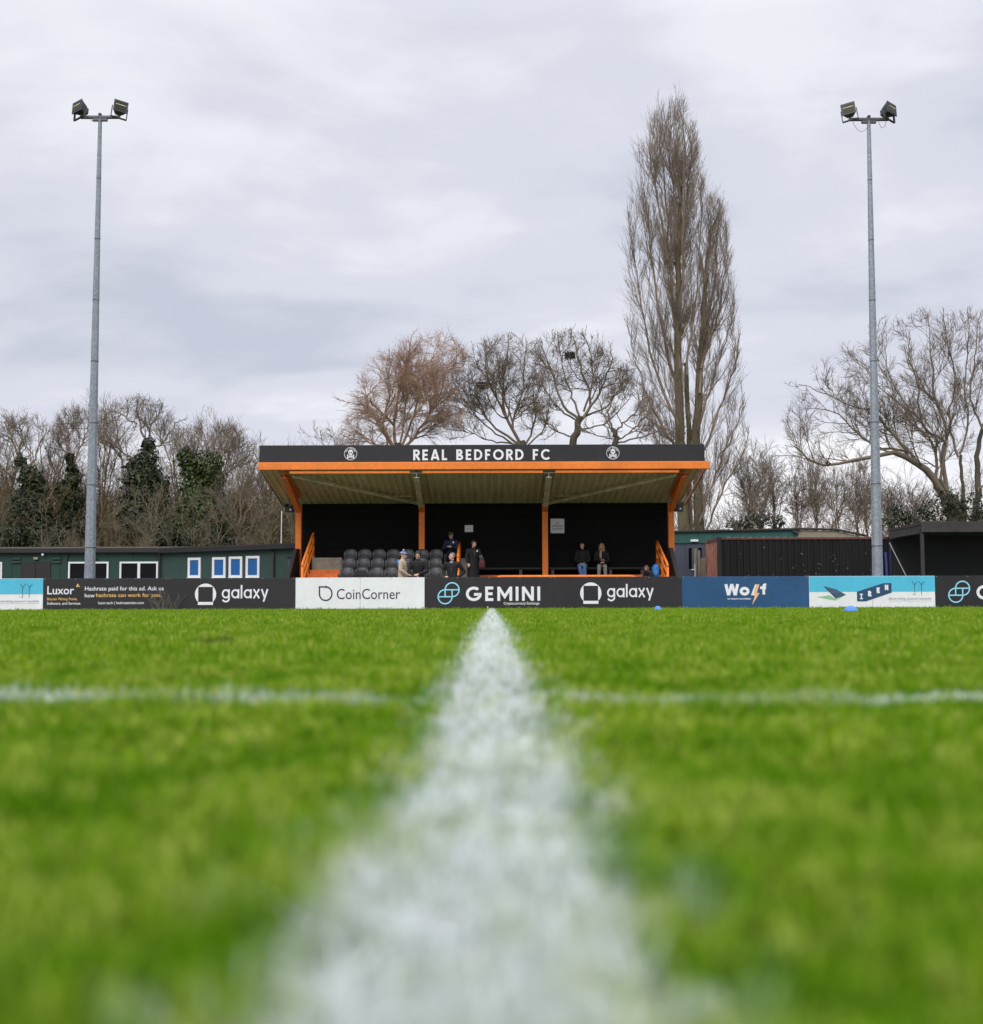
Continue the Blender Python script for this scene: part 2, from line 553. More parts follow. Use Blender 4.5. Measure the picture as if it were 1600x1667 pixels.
def turf_mat(name, blades):
    """Grass, with the painted lines where paint lies on it."""
    m, nt, b = new_mat(name)
    L = nt.links.new

    def M(op, a, c=None, d=None, clamp=False):
        n = _node(nt, 'ShaderNodeMath', operation=op)
        n.use_clamp = clamp
        for i, v in enumerate((a, c, d)):
            if v is None: continue
            if isinstance(v, (int, float)): n.inputs[i].default_value = v
            else: L(v, n.inputs[i])
        return n.outputs[0]

    def NO(scale, detail=3, rough=0.55, vec=None):
        n = _node(nt, 'ShaderNodeTexNoise')
        n.inputs['Scale'].default_value = scale
        n.inputs['Detail'].default_value = detail
        n.inputs['Roughness'].default_value = rough
        L(vec, n.inputs['Vector'])
        return n.outputs['Fac']

    def STEP(x, a, c):
        n = _node(nt, 'ShaderNodeMapRange')
        n.interpolation_type = 'SMOOTHSTEP'
        L(x, n.inputs[0])
        n.inputs[1].default_value = a
        n.inputs[2].default_value = c
        return n.outputs[0]
    if blades:
        at = _node(nt, 'ShaderNodeAttribute', attribute_name='root')
        co = at.outputs['Vector']
        hh = _node(nt, 'ShaderNodeAttribute', attribute_name='height').outputs['Fac']
        rr = _node(nt, 'ShaderNodeAttribute', attribute_name='tint').outputs['Fac']
    else:
        co = _node(nt, 'ShaderNodeTexCoord').outputs['Object']
    sp = _node(nt, 'ShaderNodeSeparateXYZ')
    L(co, sp.inputs[0])
    x, y = sp.outputs[0], sp.outputs[1]
    big = NO(0.9, 4, 0.6, co)
    mid = M('ADD', M('MULTIPLY', NO(5.5, 3, 0.6, co), 0.5), M('MULTIPLY', NO(17, 3, 0.6, co), 0.5))
    small = NO(38, 3, 0.6, co)

    def RGB(c):
        n = _node(nt, 'ShaderNodeRGB')
        n.outputs[0].default_value = (*c, 1)
        return n.outputs[0]

    def MIX(f, a, c):
        n = _node(nt, 'ShaderNodeMix', data_type='RGBA')
        if isinstance(f, (int, float)): n.inputs['Factor'].default_value = f
        else: L(f, n.inputs['Factor'])
        L(a, n.inputs[6]); L(c, n.inputs[7])
        return n.outputs[2]
    if blades:
        g = MIX(M('ADD', M('MULTIPLY', rr, 0.62), M('MULTIPLY', big, 0.38)), RGB((0.078, 0.218, 0.0015)), RGB((0.375, 0.485, 0.022)))
        dry = STEP(M('ADD', M('MULTIPLY', mid, 0.80), M('MULTIPLY', rr, 0.34)), 0.565, 0.72)
        g = MIX(M('MULTIPLY', dry, 0.40), g, RGB((0.54, 0.54, 0.18)))
        g = MIX(M('MULTIPLY', STEP(mid, 0.56, 0.41), 0.68), g, RGB((0.050, 0.190, 0.001)))
    else:
        g = MIX(mid, RGB((0.030, 0.075, 0.004)), RGB((0.080, 0.140, 0.010)))
        g = MIX(M('MULTIPLY', STEP(small, 0.5, 0.7), 0.5), g, RGB((0.10, 0.080, 0.040)))
    # bare brown scrapes in the turf
    for cx, cy, rx, ry in ((0.042, 2.35, 0.020, 0.09), (-0.97, 4.5, 0.05, 0.22)):
        dd = M('ADD', M('POWER', M('DIVIDE', M('SUBTRACT', x, cx), rx), 2), M('POWER', M('DIVIDE', M('SUBTRACT', y, cy), ry), 2))
        scr = M('MULTIPLY', STEP(dd, 1.3, 0.4), 0.8)
        g = MIX(scr, g, RGB((0.10, 0.075, 0.035)))
    # painted lines
    wob = M('MULTIPLY', M('SUBTRACT', NO(11, 4, 0.7, co), 0.5), 0.075)
    nearby = STEP(y, 1.0, 0.4)
    edge = M('SUBTRACT', M('ADD', M('ABSOLUTE', M('MULTIPLY_ADD', nearby, 0.015, x)), wob), M('MULTIPLY', nearby, 0.012))
    half = STEP(edge, 0.086, 0.050)
    rad = M('SQRT', M('ADD', M('POWER', x, 2), M('POWER', M('SUBTRACT', y, 11.07), 2)))
    circ = M('ABSOLUTE', M('SUBTRACT', rad, 9.15))
    worn = STEP(NO(3.2, 3, 0.6, co), 0.40, 0.62)
    circ = M('MULTIPLY', STEP(M('ADD', circ, wob), 0.080, 0.045), M('MULTIPLY_ADD', worn, 0.74, 0.24))
    # the far side of the circle is nearly worn away
    circ = M('MULTIPLY', circ, M('MULTIPLY_ADD', STEP(y, 12, 6), 0.75, 0.25))
    touch = M('MULTIPLY', STEP(M('ABSOLUTE', M('SUBTRACT', y, 34.0)), 0.07, 0.04), 0.5)
    paint = M('MAXIMUM', M('MAXIMUM', half, circ), touch, clamp=True)
    cov = STEP(M('ADD', M('MULTIPLY', NO(27, 3, 0.6, co), 0.75), M('MULTIPLY', NO(80, 2, 0.6, co), 0.25)), 0.40, 0.56)
    spray = M('MULTIPLY', STEP(edge, 0.135, 0.080), M('MULTIPLY', STEP(NO(21, 3, 0.6, co), 0.50, 0.64), 0.75))
    paint = M('MAXIMUM', paint, spray)
    paint = M('MULTIPLY', paint, M('MULTIPLY_ADD', cov, 0.46, 0.52))
    if blades:
        paint = M('MULTIPLY', paint, M('MULTIPLY_ADD', STEP(rr, 0.02, 0.25), 0.5, 0.5))
    g = MIX(paint, g, RGB((0.74, 0.77, 0.77)))
    L(g, b.inputs['Base Color'])
    b.inputs['Roughness'].default_value = 0.62
    b.inputs['Specular IOR Level'].default_value = 0.03 if blades else 0.02
    if blades:
        tr = _node(nt, 'ShaderNodeBsdfTranslucent')
        L(g, tr.inputs[0])
        ms = _node(nt, 'ShaderNodeMixShader')
        ms.inputs[0].default_value = 0.28
        L(b.outputs[0], ms.inputs[1]); L(tr.outputs[0], ms.inputs[2])
        L(ms.outputs[0], nt.nodes['Material Output'].inputs[0])
    return m


M_TURF = turf_mat('turf soil', False)
M_GRASS = turf_mat('grass blades', True)
build_ground()


# ------------------------------------------------------------------ lettering
def arc(cx, cy, rx, ry, a0, a1, n=14):
    return [(cx + rx * math.cos(math.radians(a0 + (a1 - a0) * i / n)), cy + ry * math.sin(math.radians(a0 + (a1 - a0) * i / n))) for i in range(n + 1)]


def glyph(c, t):
    """stroke skeletons, cap height (or x-height for lower case) = 1: ([(points, closed)], advance)"""
    h = t / 2
    if c == 'R': return [([(h, 0), (h, 1)], 0), ([(h, 1 - h)] + arc(.33, .70, .27 - h, .30 - h, 90, -90) + [(h, .40 + h)], 0), ([(.30, .42), (.56, 0)], 0)], .62
    if c == 'E': return [([(.50, 1 - h), (h, 1 - h), (h, h), (.50, h)], 0), ([(h, .5), (.46, .5)], 0)], .54
    if c == 'A': return [([(h * .9, 0), (.40 - h * .1, 1)], 0), ([(.40 + h * .1, 1), (.80 - h * .9, 0)], 0), ([(.2, .24), (.6, .24)], 0)], .80
    if c == 'L': return [([(h, 1), (h, h), (.48, h)], 0)], .50
    if c == 'B': return [([(h, 0), (h, 1)], 0), ([(h, 1 - h)] + arc(.32, .745, .25 - h, .255 - h, 90, -90) + [(h, .49 + h)], 0), ([(h, .51)] + arc(.34, .265, .29 - h, .265 - h, 90, -90) + [(h, h)], 0)], .65
    if c == 'D': return [([(.30, h), (h, h), (h, 1 - h)] + arc(.30, .5, .46 - h, .5 - h, 90, -90), 0)], .78
    if c == 'F': return [([(.50, 1 - h), (h, 1 - h), (h, 0)], 0), ([(h, .49), (.44, .49)], 0)], .52
    if c == 'O': return [(arc(.49, .5, .49 - h, .5 - h, 0, 360, 26)[:-1], 1)], .98
    if c == 'C': return [(arc(.49, .5, .49 - h, .5 - h, 45, 315, 20), 0)], .86
    if c == 'G': return [(arc(.49, .5, .49 - h, .5 - h, 48, 360 - 14, 20) + [(.97 - h, .46), (.50, .46)], 0)], .98
    if c == 'M': return [([(h, 0), (h, 1)], 0), ([(.92 - h, 0), (.92 - h, 1)], 0), ([(h * 1.1, 1 - h * .7), (.46, .30), (.92 - h * 1.1, 1 - h * .7)], 0)], .92
    if c == 'N': return [([(h, 0), (h, 1)], 0), ([(.74 - h, 0), (.74 - h, 1)], 0), ([(h * 1.1, 1 - h * .5), (.74 - h * 1.1, h * .5)], 0)], .74
    if c == 'I': return [([(h, 0), (h, 1)], 0)], t
    if c == 'W': return [([(h * .9, 1), (.30, 0)], 0), ([(.30, 0), (.55, 1)], 0), ([(.55, 1), (.80, 0)], 0), ([(.80, 0), (1.10 - h * .9, 1)], 0)], 1.10
    if c == 'o': return [(arc(.38, .36, .38 - h, .38 - h, 0, 360, 22)[:-1], 1)], .76
    if c == 'f': return [([(.16 + h, 0)] + arc(.40, .78, .24 - h, .24 - h, 180, 90, 8) + [(.46, 1.02 - h)], 0), ([(0, .62), (.44, .62)], 0)], .46
    # x-height alphabet for the thin round word
    if c == 'a': return [(arc(.5, .5, .5 - h, .5 - h, 0, 360, 24)[:-1], 1), ([(1 - h, 0), (1 - h, 1)], 0)], 1.0
    if c == 'g': return [(arc(.5, .5, .5 - h, .5 - h, 0, 360, 24)[:-1], 1), ([(1 - h, 1)] + arc(.5, -.02, .5 - h, .42 - h, 0, -160, 12), 0)], 1.0
    if c == 'l': return [([(h, 0), (h, 1.45)], 0)], t
    if c == 'x': return [([(h * .6, 0), (.82 - h * .6, 1)], 0), ([(h * .6, 1), (.82 - h * .6, 0)], 0)], .82
    if c == 'y': return [([(h * .6, 1), (.45, .04)], 0), ([(.86 - h * .6, 1), (.45, .04), (.30, -.36)], 0)], .86
    return [], .38


def offset_ribbon(pts, w, closed):
    n = len(pts)
    p = [Vector((a, b)) for a, b in pts]
    L_, R_ = [], []
    for i in range(n):
        a = p[i - 1] if (i > 0 or closed) else None
        c = p[(i + 1) % n] if (i < n - 1 or closed) else None
        d1 = (p[i] - a).normalized() if a is not None else None
        d2 = (c - p[i]).normalized() if c is not None else None
        if d1 is None: d1 = d2
        if d2 is None: d2 = d1
        n1, n2 = Vector((-d1.y, d1.x)), Vector((-d2.y, d2.x))
        mv = n1 + n2
        mv = n1 if mv.length < 1e-6 else mv.normalized()
        k = w / 2 / max(0.42, mv.dot(n1))
        L_.append(p[i] + mv * k)
        R_.append(p[i] - mv * k)
    return L_, R_


class Plate:
    """A flat upright face at y; u, v count photograph pixels from its top-left corner."""

    def __init__(s, x0, ztop, y, ppm):
        s.x0, s.zt, s.y, s.ppm = x0, ztop, y, ppm
        s.lay = 0

    def at(s, u, v, lay=0.0):
        return (s.x0 + u / s.ppm, s.y - 0.0035 - lay, s.zt - v / s.ppm)

    def poly(s, mb, pts):
        s.lay += 0.0003
        n = len(pts)
        mb.add([s.at(u, v, s.lay) for u, v in pts], [tuple(range(n))])

    def ribbon(s, mb, pts, w, closed=False):
        s.lay += 0.0003
        L_, R_ = offset_ribbon(pts, w, closed)
        n = len(pts)
        vs = [s.at(q.x, q.y, s.lay) for q in L_] + [s.at(q.x, q.y, s.lay) for q in R_]
        m = n if closed else n - 1
        mb.add(vs, [(i, (i + 1) % n, n + (i + 1) % n, n + i) for i in range(m)])

    def word(s, mb, txt, u0, u1, vbase, cap, t, track=0.16):
        """stroke letters from u0 to u1 standing on vbase"""
        adv, items = 0.0, []
        for c in txt:
            st, a = glyph(c, t)
            items.append((st, adv))
            adv += a + track
        adv -= track
        kx = (u1 - u0) / adv
        for st, a0 in items:
            for pts, cl in st:
                s.ribbon(mb, [(u0 + (a0 + px) * kx, vbase - py * cap) for px, py in pts], t * (kx + cap) / 2, bool(cl))

    def text(s, mb, txt, u0, u1, v0, v1, bold=0.0, shear=0.0):
        """builtin face, fitted to a box"""
        cu = bpy.data.curves.new('text', 'FONT')
        cu.body = txt
        cu.size = 1
        cu.resolution_u = 3
        cu.offset = bold
        cu.shear = shear
        ob = bpy.data.objects.new('text', cu)
        COL.objects.link(ob)
        dg = bpy.context.evaluated_depsgraph_get()
        me = bpy.data.meshes.new_from_object(ob.evaluated_get(dg))
        bpy.data.objects.remove(ob)
        bpy.data.curves.remove(cu)
        if not me.vertices:
            return
        co = [v.co for v in me.vertices]
        ax, bx = min(c.x for c in co), max(c.x for c in co)
        ay, by = min(c.y for c in co), max(c.y for c in co)
        s.lay += 0.0003
        vs = [s.at(u0 + (c.x - ax) / (bx - ax) * (u1 - u0), v1 - (c.y - ay) / (by - ay) * (v1 - v0), s.lay) for c in co]
        mb.add(vs, [tuple(p.vertices) for p in me.polygons])
        bpy.data.meshes.remove(me)


# ------------------------------------------------------------------ advertising boards
BY = 35.9
PPM = FPX / BY
ZT = P(800, 939.5, BY).z


def board(px0, px1, label, mat, fn, seams=()):
    x0, x1 = P(px0, 965, BY).x, P(px1, 965, BY).x
    t = thing('advertising_board', label, 'advertising board', ((x0 + x1) / 2, BY + 0.03, G), 0, 'advertising boards along the touchline')
    b = MB()
    b.bbox(x0 + .001, x1 - .001, BY, BY + 0.03, G - 0.02, ZT, 0.004)
    b.cur = 1
    for x in np.linspace(x0 + 0.05, x1 - 0.05, 5):
        for z in (ZT - 0.02, ZT - 0.86):
            b.box(x - .011, x + .011, BY - .006, BY + .002, z - .008, z + .010)
    b.build('panel', [mat, M_GREY], t)
    for k in (0.12, 0.5, 0.88):
        p = MB()
        x = x0 + (x1 - x0) * k
        p.box(x - .04, x + .04, BY + .033, BY + .10, G, ZT - 0.06)
        p.build('rear_batten', M_GREY, t)
    for sx in seams:
        q = MB()
        x = x0 + sx / PPM
        q.box(x - .004, x + .004, BY - .0025, BY + .001, G, ZT - .01)
        q.build('seam', M_GREYINK, t)
    fn(t, Plate(x0, ZT, BY, PPM))
    return t


def skyline(t, pl, w):
    q = MB()
    pl.poly(q, [(0.4, 0.3), (w - .4, 0.3), (w - .4, 25.5), (0.4, 25.5)])
    q.build('sky_band', M_CYAN, t)


def turbines(t, pl, us, mat):
    q = MB()
    for u in us:
        pl.ribbon(q, [(u, 13), (u, 31)], .75)
        for a in (-125, -48, 90):
            if a == 90: continue
            pl.ribbon(q, [(u, 14.5), (u + 7.5 * math.cos(math.radians(a)), 14.5 + 7.5 * math.sin(math.radians(a)))], .7)
    pl.ribbon(q, [(us[0] - 5, 29), (us[0], 31.5)], .4)
    q.build('turbine_print', mat, t)


def f_iren_tail(t, pl):
    w = 205
    f_iren(t, pl)


def f_iren(t, pl):
    skyline(t, pl, 205)
    q = MB()
    pl.poly(q, [(12.5, 34), (33, 31), (45, 38), (42, 39.5)])
    pl.poly(q, [(45, 38), (42, 39.5), (55, 33), (52, 32)])
    q.build('field_print', M_LEAFGREEN, t)
    q = MB()
    pl.poly(q, [(23, 16), (43, 21), (60, 30.5), (43, 36.5)])
    q.build('solar_panel_print', M_LOGONAVY, t)
    q = MB()
    for k in (0.25, 0.5, 0.75):
        pl.ribbon(q, [(23 + 20 * k, 16 + 5 * k), (43 + 17 * k, 36.5 - 6 * k)], .35)
    pl.ribbon(q, [(33, 26), (51, 25.5)], .3)
    q.build('solar_panel_lines', M_GREYINK, t)
    q = MB()
    pl.poly(q, [(77.5, 25.5), (120, 11.8), (134, 11.5), (134, 27), (92, 41), (77.5, 41)])
    q.build('logo', M_LOGONAVY, t)
    q = MB()
    for c, u, v in (('I', 82, 37.5), ('R', 95.5, 33), ('E', 109.5, 27.5), ('N', 123, 23)):
        if c == 'I':
            pl.ribbon(q, [(u + 2.6, v), (u + 2.6, v - 8.8)], 1.9)
            pl.ribbon(q, [(u, v - .8), (u + 5.2, v - .8)], 1.6)
            pl.ribbon(q, [(u, v - 8), (u + 5.2, v - 8)], 1.6)
        else:
            pl.word(q, c, u, u + 5.6, v, 8.8, .27)
    q.build('lettering', M_LETTER, t)
    turbines(t, pl, (171.5, 182.5), M_LOGONAVY)
    q = MB()
    pl.text(q, 'Bitcoin mining, powered responsibly.', 129, 199, 34.5, 39.5, 0.0, 0.25)
    pl.ribbon(q, [(129, 40.6), (199, 40.6)], .3)
    q.build('lettering', M_GREYINK, t)


def f_gold(t, pl):
    for txt, u0, u1, v0, v1, bo, mt in (('Luxor', 7, 50.5, 12.6, 26, .010, M_LETTER), ('Software, and Services', 7, 61, 38.2, 43.4, .008, M_LETTER),
                                        ('Hashrate paid for this ad. Ask us', 68, 196, 13.2, 22, .009, M_LETTER), ('how', 68, 84, 24.6, 31, .009, M_LETTER),
                                        ('luxor.tech | hashrateindex.com', 90, 164, 37.5, 43.5, .006, M_LETTER), ('Bitcoin Mining Pools,', 7, 56, 31.2, 36.8, .008, M_GOLD),
                                        ('hashrate can work for you.', 86.5, 192, 24.2, 32.4, .009, M_GOLD)):
        q = MB()
        pl.text(q, txt, u0, u1, v0, v1, bo)
        q.build('lettering', mt, t)
    q = MB()
    pl.poly(q, [(53.5, 14), (56.2, 8), (58.2, 11.3), (56.6, 14)])
    pl.poly(q, [(57.6, 14), (58.8, 11.6), (60, 14)])
    q.build('logo', M_GOLD, t)


def f_round(t, pl):
    """ring with a square cut in it and the thin lower-case word"""
    q = MB()
    cx, cy, r, a = 61.5, 26.4, 17.3, 11.9
    c, n = [], 60
    out = [(cx + r * math.cos(2 * math.pi * k / n), cy + r * math.sin(2 * math.pi * k / n)) for k in range(n)]
    top = [(u, v) for u, v in out if v < cy - a]
    top.sort()
    xa = math.sqrt(r * r - a * a)
    pl.poly(q, [(cx - xa, cy - a)] + top + [(cx + xa, cy - a)])
    for sg in (-1, 1):
        side = [(u, v) for u, v in out if (u - cx) * sg > a and abs(v - cy) <= xa]
        side.sort(key=lambda p: p[1])
        pl.poly(q, [(cx + sg * a, cy - xa)] + side + [(cx + sg * a, cy + xa)])
    pl.poly(q, [(cx - a - .4, cy + a + .6), (cx + a + .4, cy + a + .6), (cx + a + .4, cy + r), (cx - a - .4, cy + r)])
    q.build('logo', M_LETTER, t)
    q = MB()
    pl.word(q, 'galaxy', 88, 163, 33.3, 15.0, .19, .19)
    q.build('lettering', M_LETTER, t)


def f_white(t, pl):
    q = MB()
    cx, cy, r = 49, 27, 10.2
    pts = [(cx - r, cy - 12), (cx, cy - 12)] + arc(cx, cy - 1, r, 11, -90, 180, 26)
    pl.ribbon(q, pts[:-1], 2.3, True)
    q.build('logo', M_INK, t)
    q = MB()
    pl.text(q, 'CoinCorner', 67, 170, 18.2, 35.2, .001)
    q.build('lettering', M_INK, t)


def f_gem(t, pl):
    q = MB()
    w = 2.1
    # two rounded loops leaning together
    c1, c2, r = (44.8, 20.3), (33.4, 31.6), 11.3
    pl.ribbon(q, arc(c1[0], c1[1], r, r, 180, 450, 32), w)
    pl.ribbon(q, arc(c2[0], c2[1], r, r, 0, 270, 32), w)
    pl.ribbon(q, [(c1[0] - r, c1[1]), (c1[0] + r, c1[1])], w)
    pl.ribbon(q, [(c2[0] - r, c2[1]), (c2[0] + r, c2[1])], w)
    pl.ribbon(q, [(c1[0], c1[1]), (c1[0], c1[1] + r)], w)
    pl.ribbon(q, [(c2[0], c2[1]), (c2[0], c2[1] - r)], w)
    q.build('logo', M_LBLUE, t)
    q = MB()
    pl.word(q, 'GEMINI', 67, 188, 38.5, 23.0, .185, .20)
    pl.text(q, 'Cryptocurrency Exchange', 128.5, 186.5, 40.2, 46.0, .008)
    q.build('lettering', M_LETTER, t)


def f_bolt(t, pl):
    q = MB()
    pl.word(q, 'Wo', 69, 110, 30.5, 18, .24, .02)
    pl.word(q, 'f', 127, 137, 29.5, 17.5, .22)
    pl.poly(q, [(112, 30.5), (119, 13), (122.5, 13), (117, 26.5), (121, 26.5), (119.5, 30.5)])
    pl.text(q, "IN WOLF'S CLOTHING", 74, 111.5, 35.2, 37.6, .035)
    q.build('lettering', M_LETTER, t)
    q = MB()
    pl.poly(q, [(120.5, 13), (126, 13), (121.5, 27), (126, 27), (113.5, 46.5), (118.2, 31.5), (115, 31.5)])
    q.build('logo', M_PEACH, t)


board(-135, 70, 'cyan and white board cut off by the edge of the picture', M_WHITEBOARD, f_iren_tail)
board(70, 273, 'charcoal board with white and gold sentences on it', M_BOARD, f_gold)
board(273, 481, 'charcoal board with square-cut ring logo, between the gold-lettered board and the white board', M_BOARD, f_round)
board(481, 691, 'all white board with thin dark lettering', M_WHITEBOARD, f_white, (105,))
board(691, 900, 'charcoal board with pale blue loop logo and big capitals where the halfway line ends', M_BOARD, f_gem)
board(900, 1110, 'charcoal board with square-cut ring logo, next to the plain blue board', M_BOARD, f_round)
board(1110, 1317, 'blue board with a peach lightning bolt in its white word', M_NAVY, f_bolt)
board(1317, 1522, 'cyan and white board with solar panel and slanted navy logo, between blue and charcoal boards', M_WHITEBOARD, f_iren, (103,))
board(1522, 1731, 'charcoal board with pale blue loop logo cut off by the edge of the picture', M_BOARD, f_gem)

# ------------------------------------------------------------------ grandstand
FY = 40.0                                            # fascia
FX0, FX1 = P(421, 740, FY).x, P(1153, 740, FY).x
Z725, Z752, Z764 = P(787, 724, FY).z, P(787, 752, FY).z, P(787, 764, FY).z
YB, WALLY, CY = 44.5, 44.0, 43.3
ZR0 = Z764 + 0.03
ZRB = P(787, 822, YB).z


def zroof(y):
    return ZR0 + (ZRB - ZR0) * (y - FY) / (YB - FY)


FRX = (-6.64, -2.40, 1.84, 6.18)
ZELB = P(787, 834, CY).z
stand = thing('grandstand', 'small black and orange football grandstand with a sloping roof', 'grandstand', ((FX0 + FX1) / 2, 42, G))


def crest(cu, cv, pl, parent):
    q = MB()
    pl.ribbon(q, arc(cu, cv, 10.3, 10.3, 0, 360, 40)[:-1], .7, True)
    pl.poly(q, arc(cu, cv - 2.2, 4.0, 4.3, 0, 360, 22)[:-1])
    pl.poly(q, [(cu - 2.2, cv + 0.6), (cu + 2.2, cv + 0.6), (cu + 1.9, cv + 3.6), (cu - 1.9, cv + 3.6)])
    for sg in (-1, 1):
        pl.ribbon(q, [(cu - 5 * sg, cv + 3.2), (cu + 5 * sg, cv + 6.8)], 1.3)
        for e in ((-5 * sg, 3.2), (5 * sg, 6.8)):
            for dv in (-.8, .8):
                pl.poly(q, arc(cu + e[0], cv + e[1] + dv, .95, .95, 0, 360, 10)[:-1])
    # the words round the rim, letter by letter
    for txt, rad, a0, a1 in (('REAL BEDFORD', 8.2, 205, 335), ('F.C.', 8.3, 112, 68)):
        for i, c in enumerate(txt):
            a = math.radians(a0 + (a1 - a0) * i / (len(txt) - 1))
            up = Vector((math.cos(a), math.sin(a))) * (1 if a0 > 180 else -1)
            rt = Vector((-up.y, up.x))
            st, adv = glyph(c, .22)
            if c == '.': st, adv = [([(.1, 0), (.1, .2)], 0)], .2
            base = Vector((cu, cv)) + Vector((math.cos(a), math.sin(a))) * (rad - (0.9 if a0 > 180 else -0.9))
            for pts, cl in st:
                pl.ribbon(q, [tuple(base + rt * ((px - adv / 2) * 1.9) + up * (py * 1.9)) for px, py in pts], .42, bool(cl))
    q.build('crest', M_LETTER, parent)
    q = MB()
    for sg in (-1, 1):
        pl.poly(q, arc(cu + 1.5 * sg, cv - 2.0, 1.0, 1.1, 0, 360, 12)[:-1])
    pl.poly(q, [(cu - .5, cv + .6), (cu + .5, cv + .6), (cu, cv - .5)])
    for k in (-1, 0, 1):
        pl.ribbon(q, [(cu + k, cv + 1.8), (cu + k, cv + 3.6)], .25)
    q.build('crest_eyes', M_FASCIA, parent)


def build_stand():
    b = MB()
    b.bbox(FX0 + .02, FX1 - .12, FY, FY + .10, Z752 + .002, Z725, .006)
    fas = b.build('fascia', M_FASCIA, stand)
    ppm = FPX / FY
    pl = Plate(FX0, Z725, FY, ppm)
    q = MB()
    pl.word(q, 'REAL BEDFORD FC', 253, 477, 25.2, 17.6, .19, .23)
    q.build('lettering', M_LETTER, fas)
    crest(150.5, 14.2, pl, fas)
    crest(579.5, 14.2, pl, fas)
    b = MB()
    b.bbox(FX0, FX1 + .03, FY - .09, FY + .13, Z764 - .01, Z752 - .002, .02)
    b.build('eaves_beam', M_ORANGE, stand)
    # roof sheet: corrugated, front to back
    b = MB()
    per, amp = 0.23, 0.055
    n = int((FX1 - FX0 - .1) / per)
    prof = []
    for i in range(n):
        x = FX0 + .05 + i * per
        prof += [(x, 0), (x + per * .30, 0), (x + per * .45, amp), (x + per * .85, amp)]
    prof.append((FX0 + .05 + n * per, 0))
    vs, fs = [], []
    ys = [FY + .13, 41.6, 43.1, YB]
    m = len(prof)
    for lay in (0, .015):
        for y in ys:
            vs += [(x, y, zroof(y) + z + lay) for x, z in prof]
    for lay in (0, 1):
        o_ = lay * m * len(ys)
        for j in range(len(ys) - 1):
            for i in range(m - 1):
                fs.append((o_ + j * m + i, o_ + j * m + i + 1, o_ + (j + 1) * m + i + 1, o_ + (j + 1) * m + i))
    b.add(vs, fs)
    rf = b.build('roof', M_ROOFSHEET, stand, fixn=False)
    b = MB()
    for x, w in ((FX0 + .02, .04), (FX1 - .08, .04)):
        b = MB()
        b.hexa([(x, FY + .13, zroof(FY) - .02), (x + w, FY + .13, zroof(FY) - .02), (x + w, YB, zroof(YB) - .03), (x, YB, zroof(YB) - .03),
                (x, FY + .13, zroof(FY) + .08), (x + w, FY + .13, zroof(FY) + .08), (x + w, YB, zroof(YB) + .08), (x, YB, zroof(YB) + .08)])
        b.build('verge_trim', M_VERGE, stand)
    b = MB()
    b.box(FX0 + .08, FX1 - .1, YB + .01, YB + .09, zroof(YB) - .06, zroof(YB) + .1)
    b.build('rear_trim', M_BLACKPAINT, stand)
    # front rail in three lengths between the frames
    for i in range(3):
        b = MB()
        b.bbox(FRX[i] + .20, FRX[i + 1] - .20, 39.97, 40.10, Z764 - .125, Z764 - .045, .012)
        b.build('front_rail', M_ORANGE, stand)
    # frames: column + cantilever rafter
    for i, x in enumerate(FRX):
        outer = i in (0, 3)
        b = MB()
        zf = G if outer else G + 0.8
        b.box(x - .095, x + .095, CY - .12, CY - .10, zf, ZELB)
        b.box(x - .095, x + .095, CY + .10, CY + .12, zf, ZELB + .3)
        b.box(x - .012, x + .012, CY - .099, CY + .099, zf, ZELB + .3)
        b.build('column', M_ORANGE, stand)
        y0, y1 = 40.2, CY + .12
        zb0, zb1 = Z764 - .25, ZELB

        def zb(y): return zb0 + (zb1 - zb0) * (y - y0) / (CY - .12 - y0)
        ysplit = y0 + (CY - y0) * (0.0 if outer else 0.82)
        for nm, mt, ya, yb in (('rafter', M_ORANGE if outer else M_OLIVE, y0, CY - .12 if outer else ysplit), ('haunch', M_ORANGE, ysplit, CY - .12)):
            if yb - ya < .02 or (outer and nm == 'haunch'): continue
            b = MB()
            for x0, x1, t in ((x - .09, x + .09, .022),):
                b.hexa([(x0, ya, zb(ya)), (x1, ya, zb(ya)), (x1, yb, zb(yb)), (x0, yb, zb(yb)), (x0, ya, zb(ya) + t), (x1, ya, zb(ya) + t), (x1, yb, zb(yb) + t), (x0, yb, zb(yb) + t)])
            b.hexa([(x - .01, ya, zb(ya) + .023), (x + .01, ya, zb(ya) + .023), (x + .01, yb, zb(yb) + .023), (x - .01, yb, zb(yb) + .023),
                    (x - .01, ya, zroof(ya) - .085), (x + .01, ya, zroof(ya) - .085), (x + .01, yb, zroof(yb) - .085), (x - .01, yb, zroof(yb) - .085)])
            b.hexa([(x - .09, ya, zroof(ya) - .083), (x + .09, ya, zroof(ya) - .083), (x + .09, yb, zroof(yb) - .083), (x - .09, yb, zroof(yb) - .083),
                    (x - .09, ya, zroof(ya) - .062), (x + .09, ya, zroof(ya) - .062), (x + .09, yb, zroof(yb) - .062), (x - .09, yb, zroof(yb) - .062)])
            b.build(nm, mt, stand)
        b = MB()
        b.box(x - .075, x + .075, y0 - .012, y0 - .002, zb0 + .0, zb0 + .022)
        b.box(x - .011, x + .011, y0 - .012, y0 - .002, zb0 + .023, zroof(y0) - .10)
        b.box(x - .26, x + .26, y0 - .012, y0 - .002, zroof(y0) - .099, zroof(y0) - .075)
        b.build('rafter_end', M_WHITE if not outer else M_ORANGE_DULL, stand)
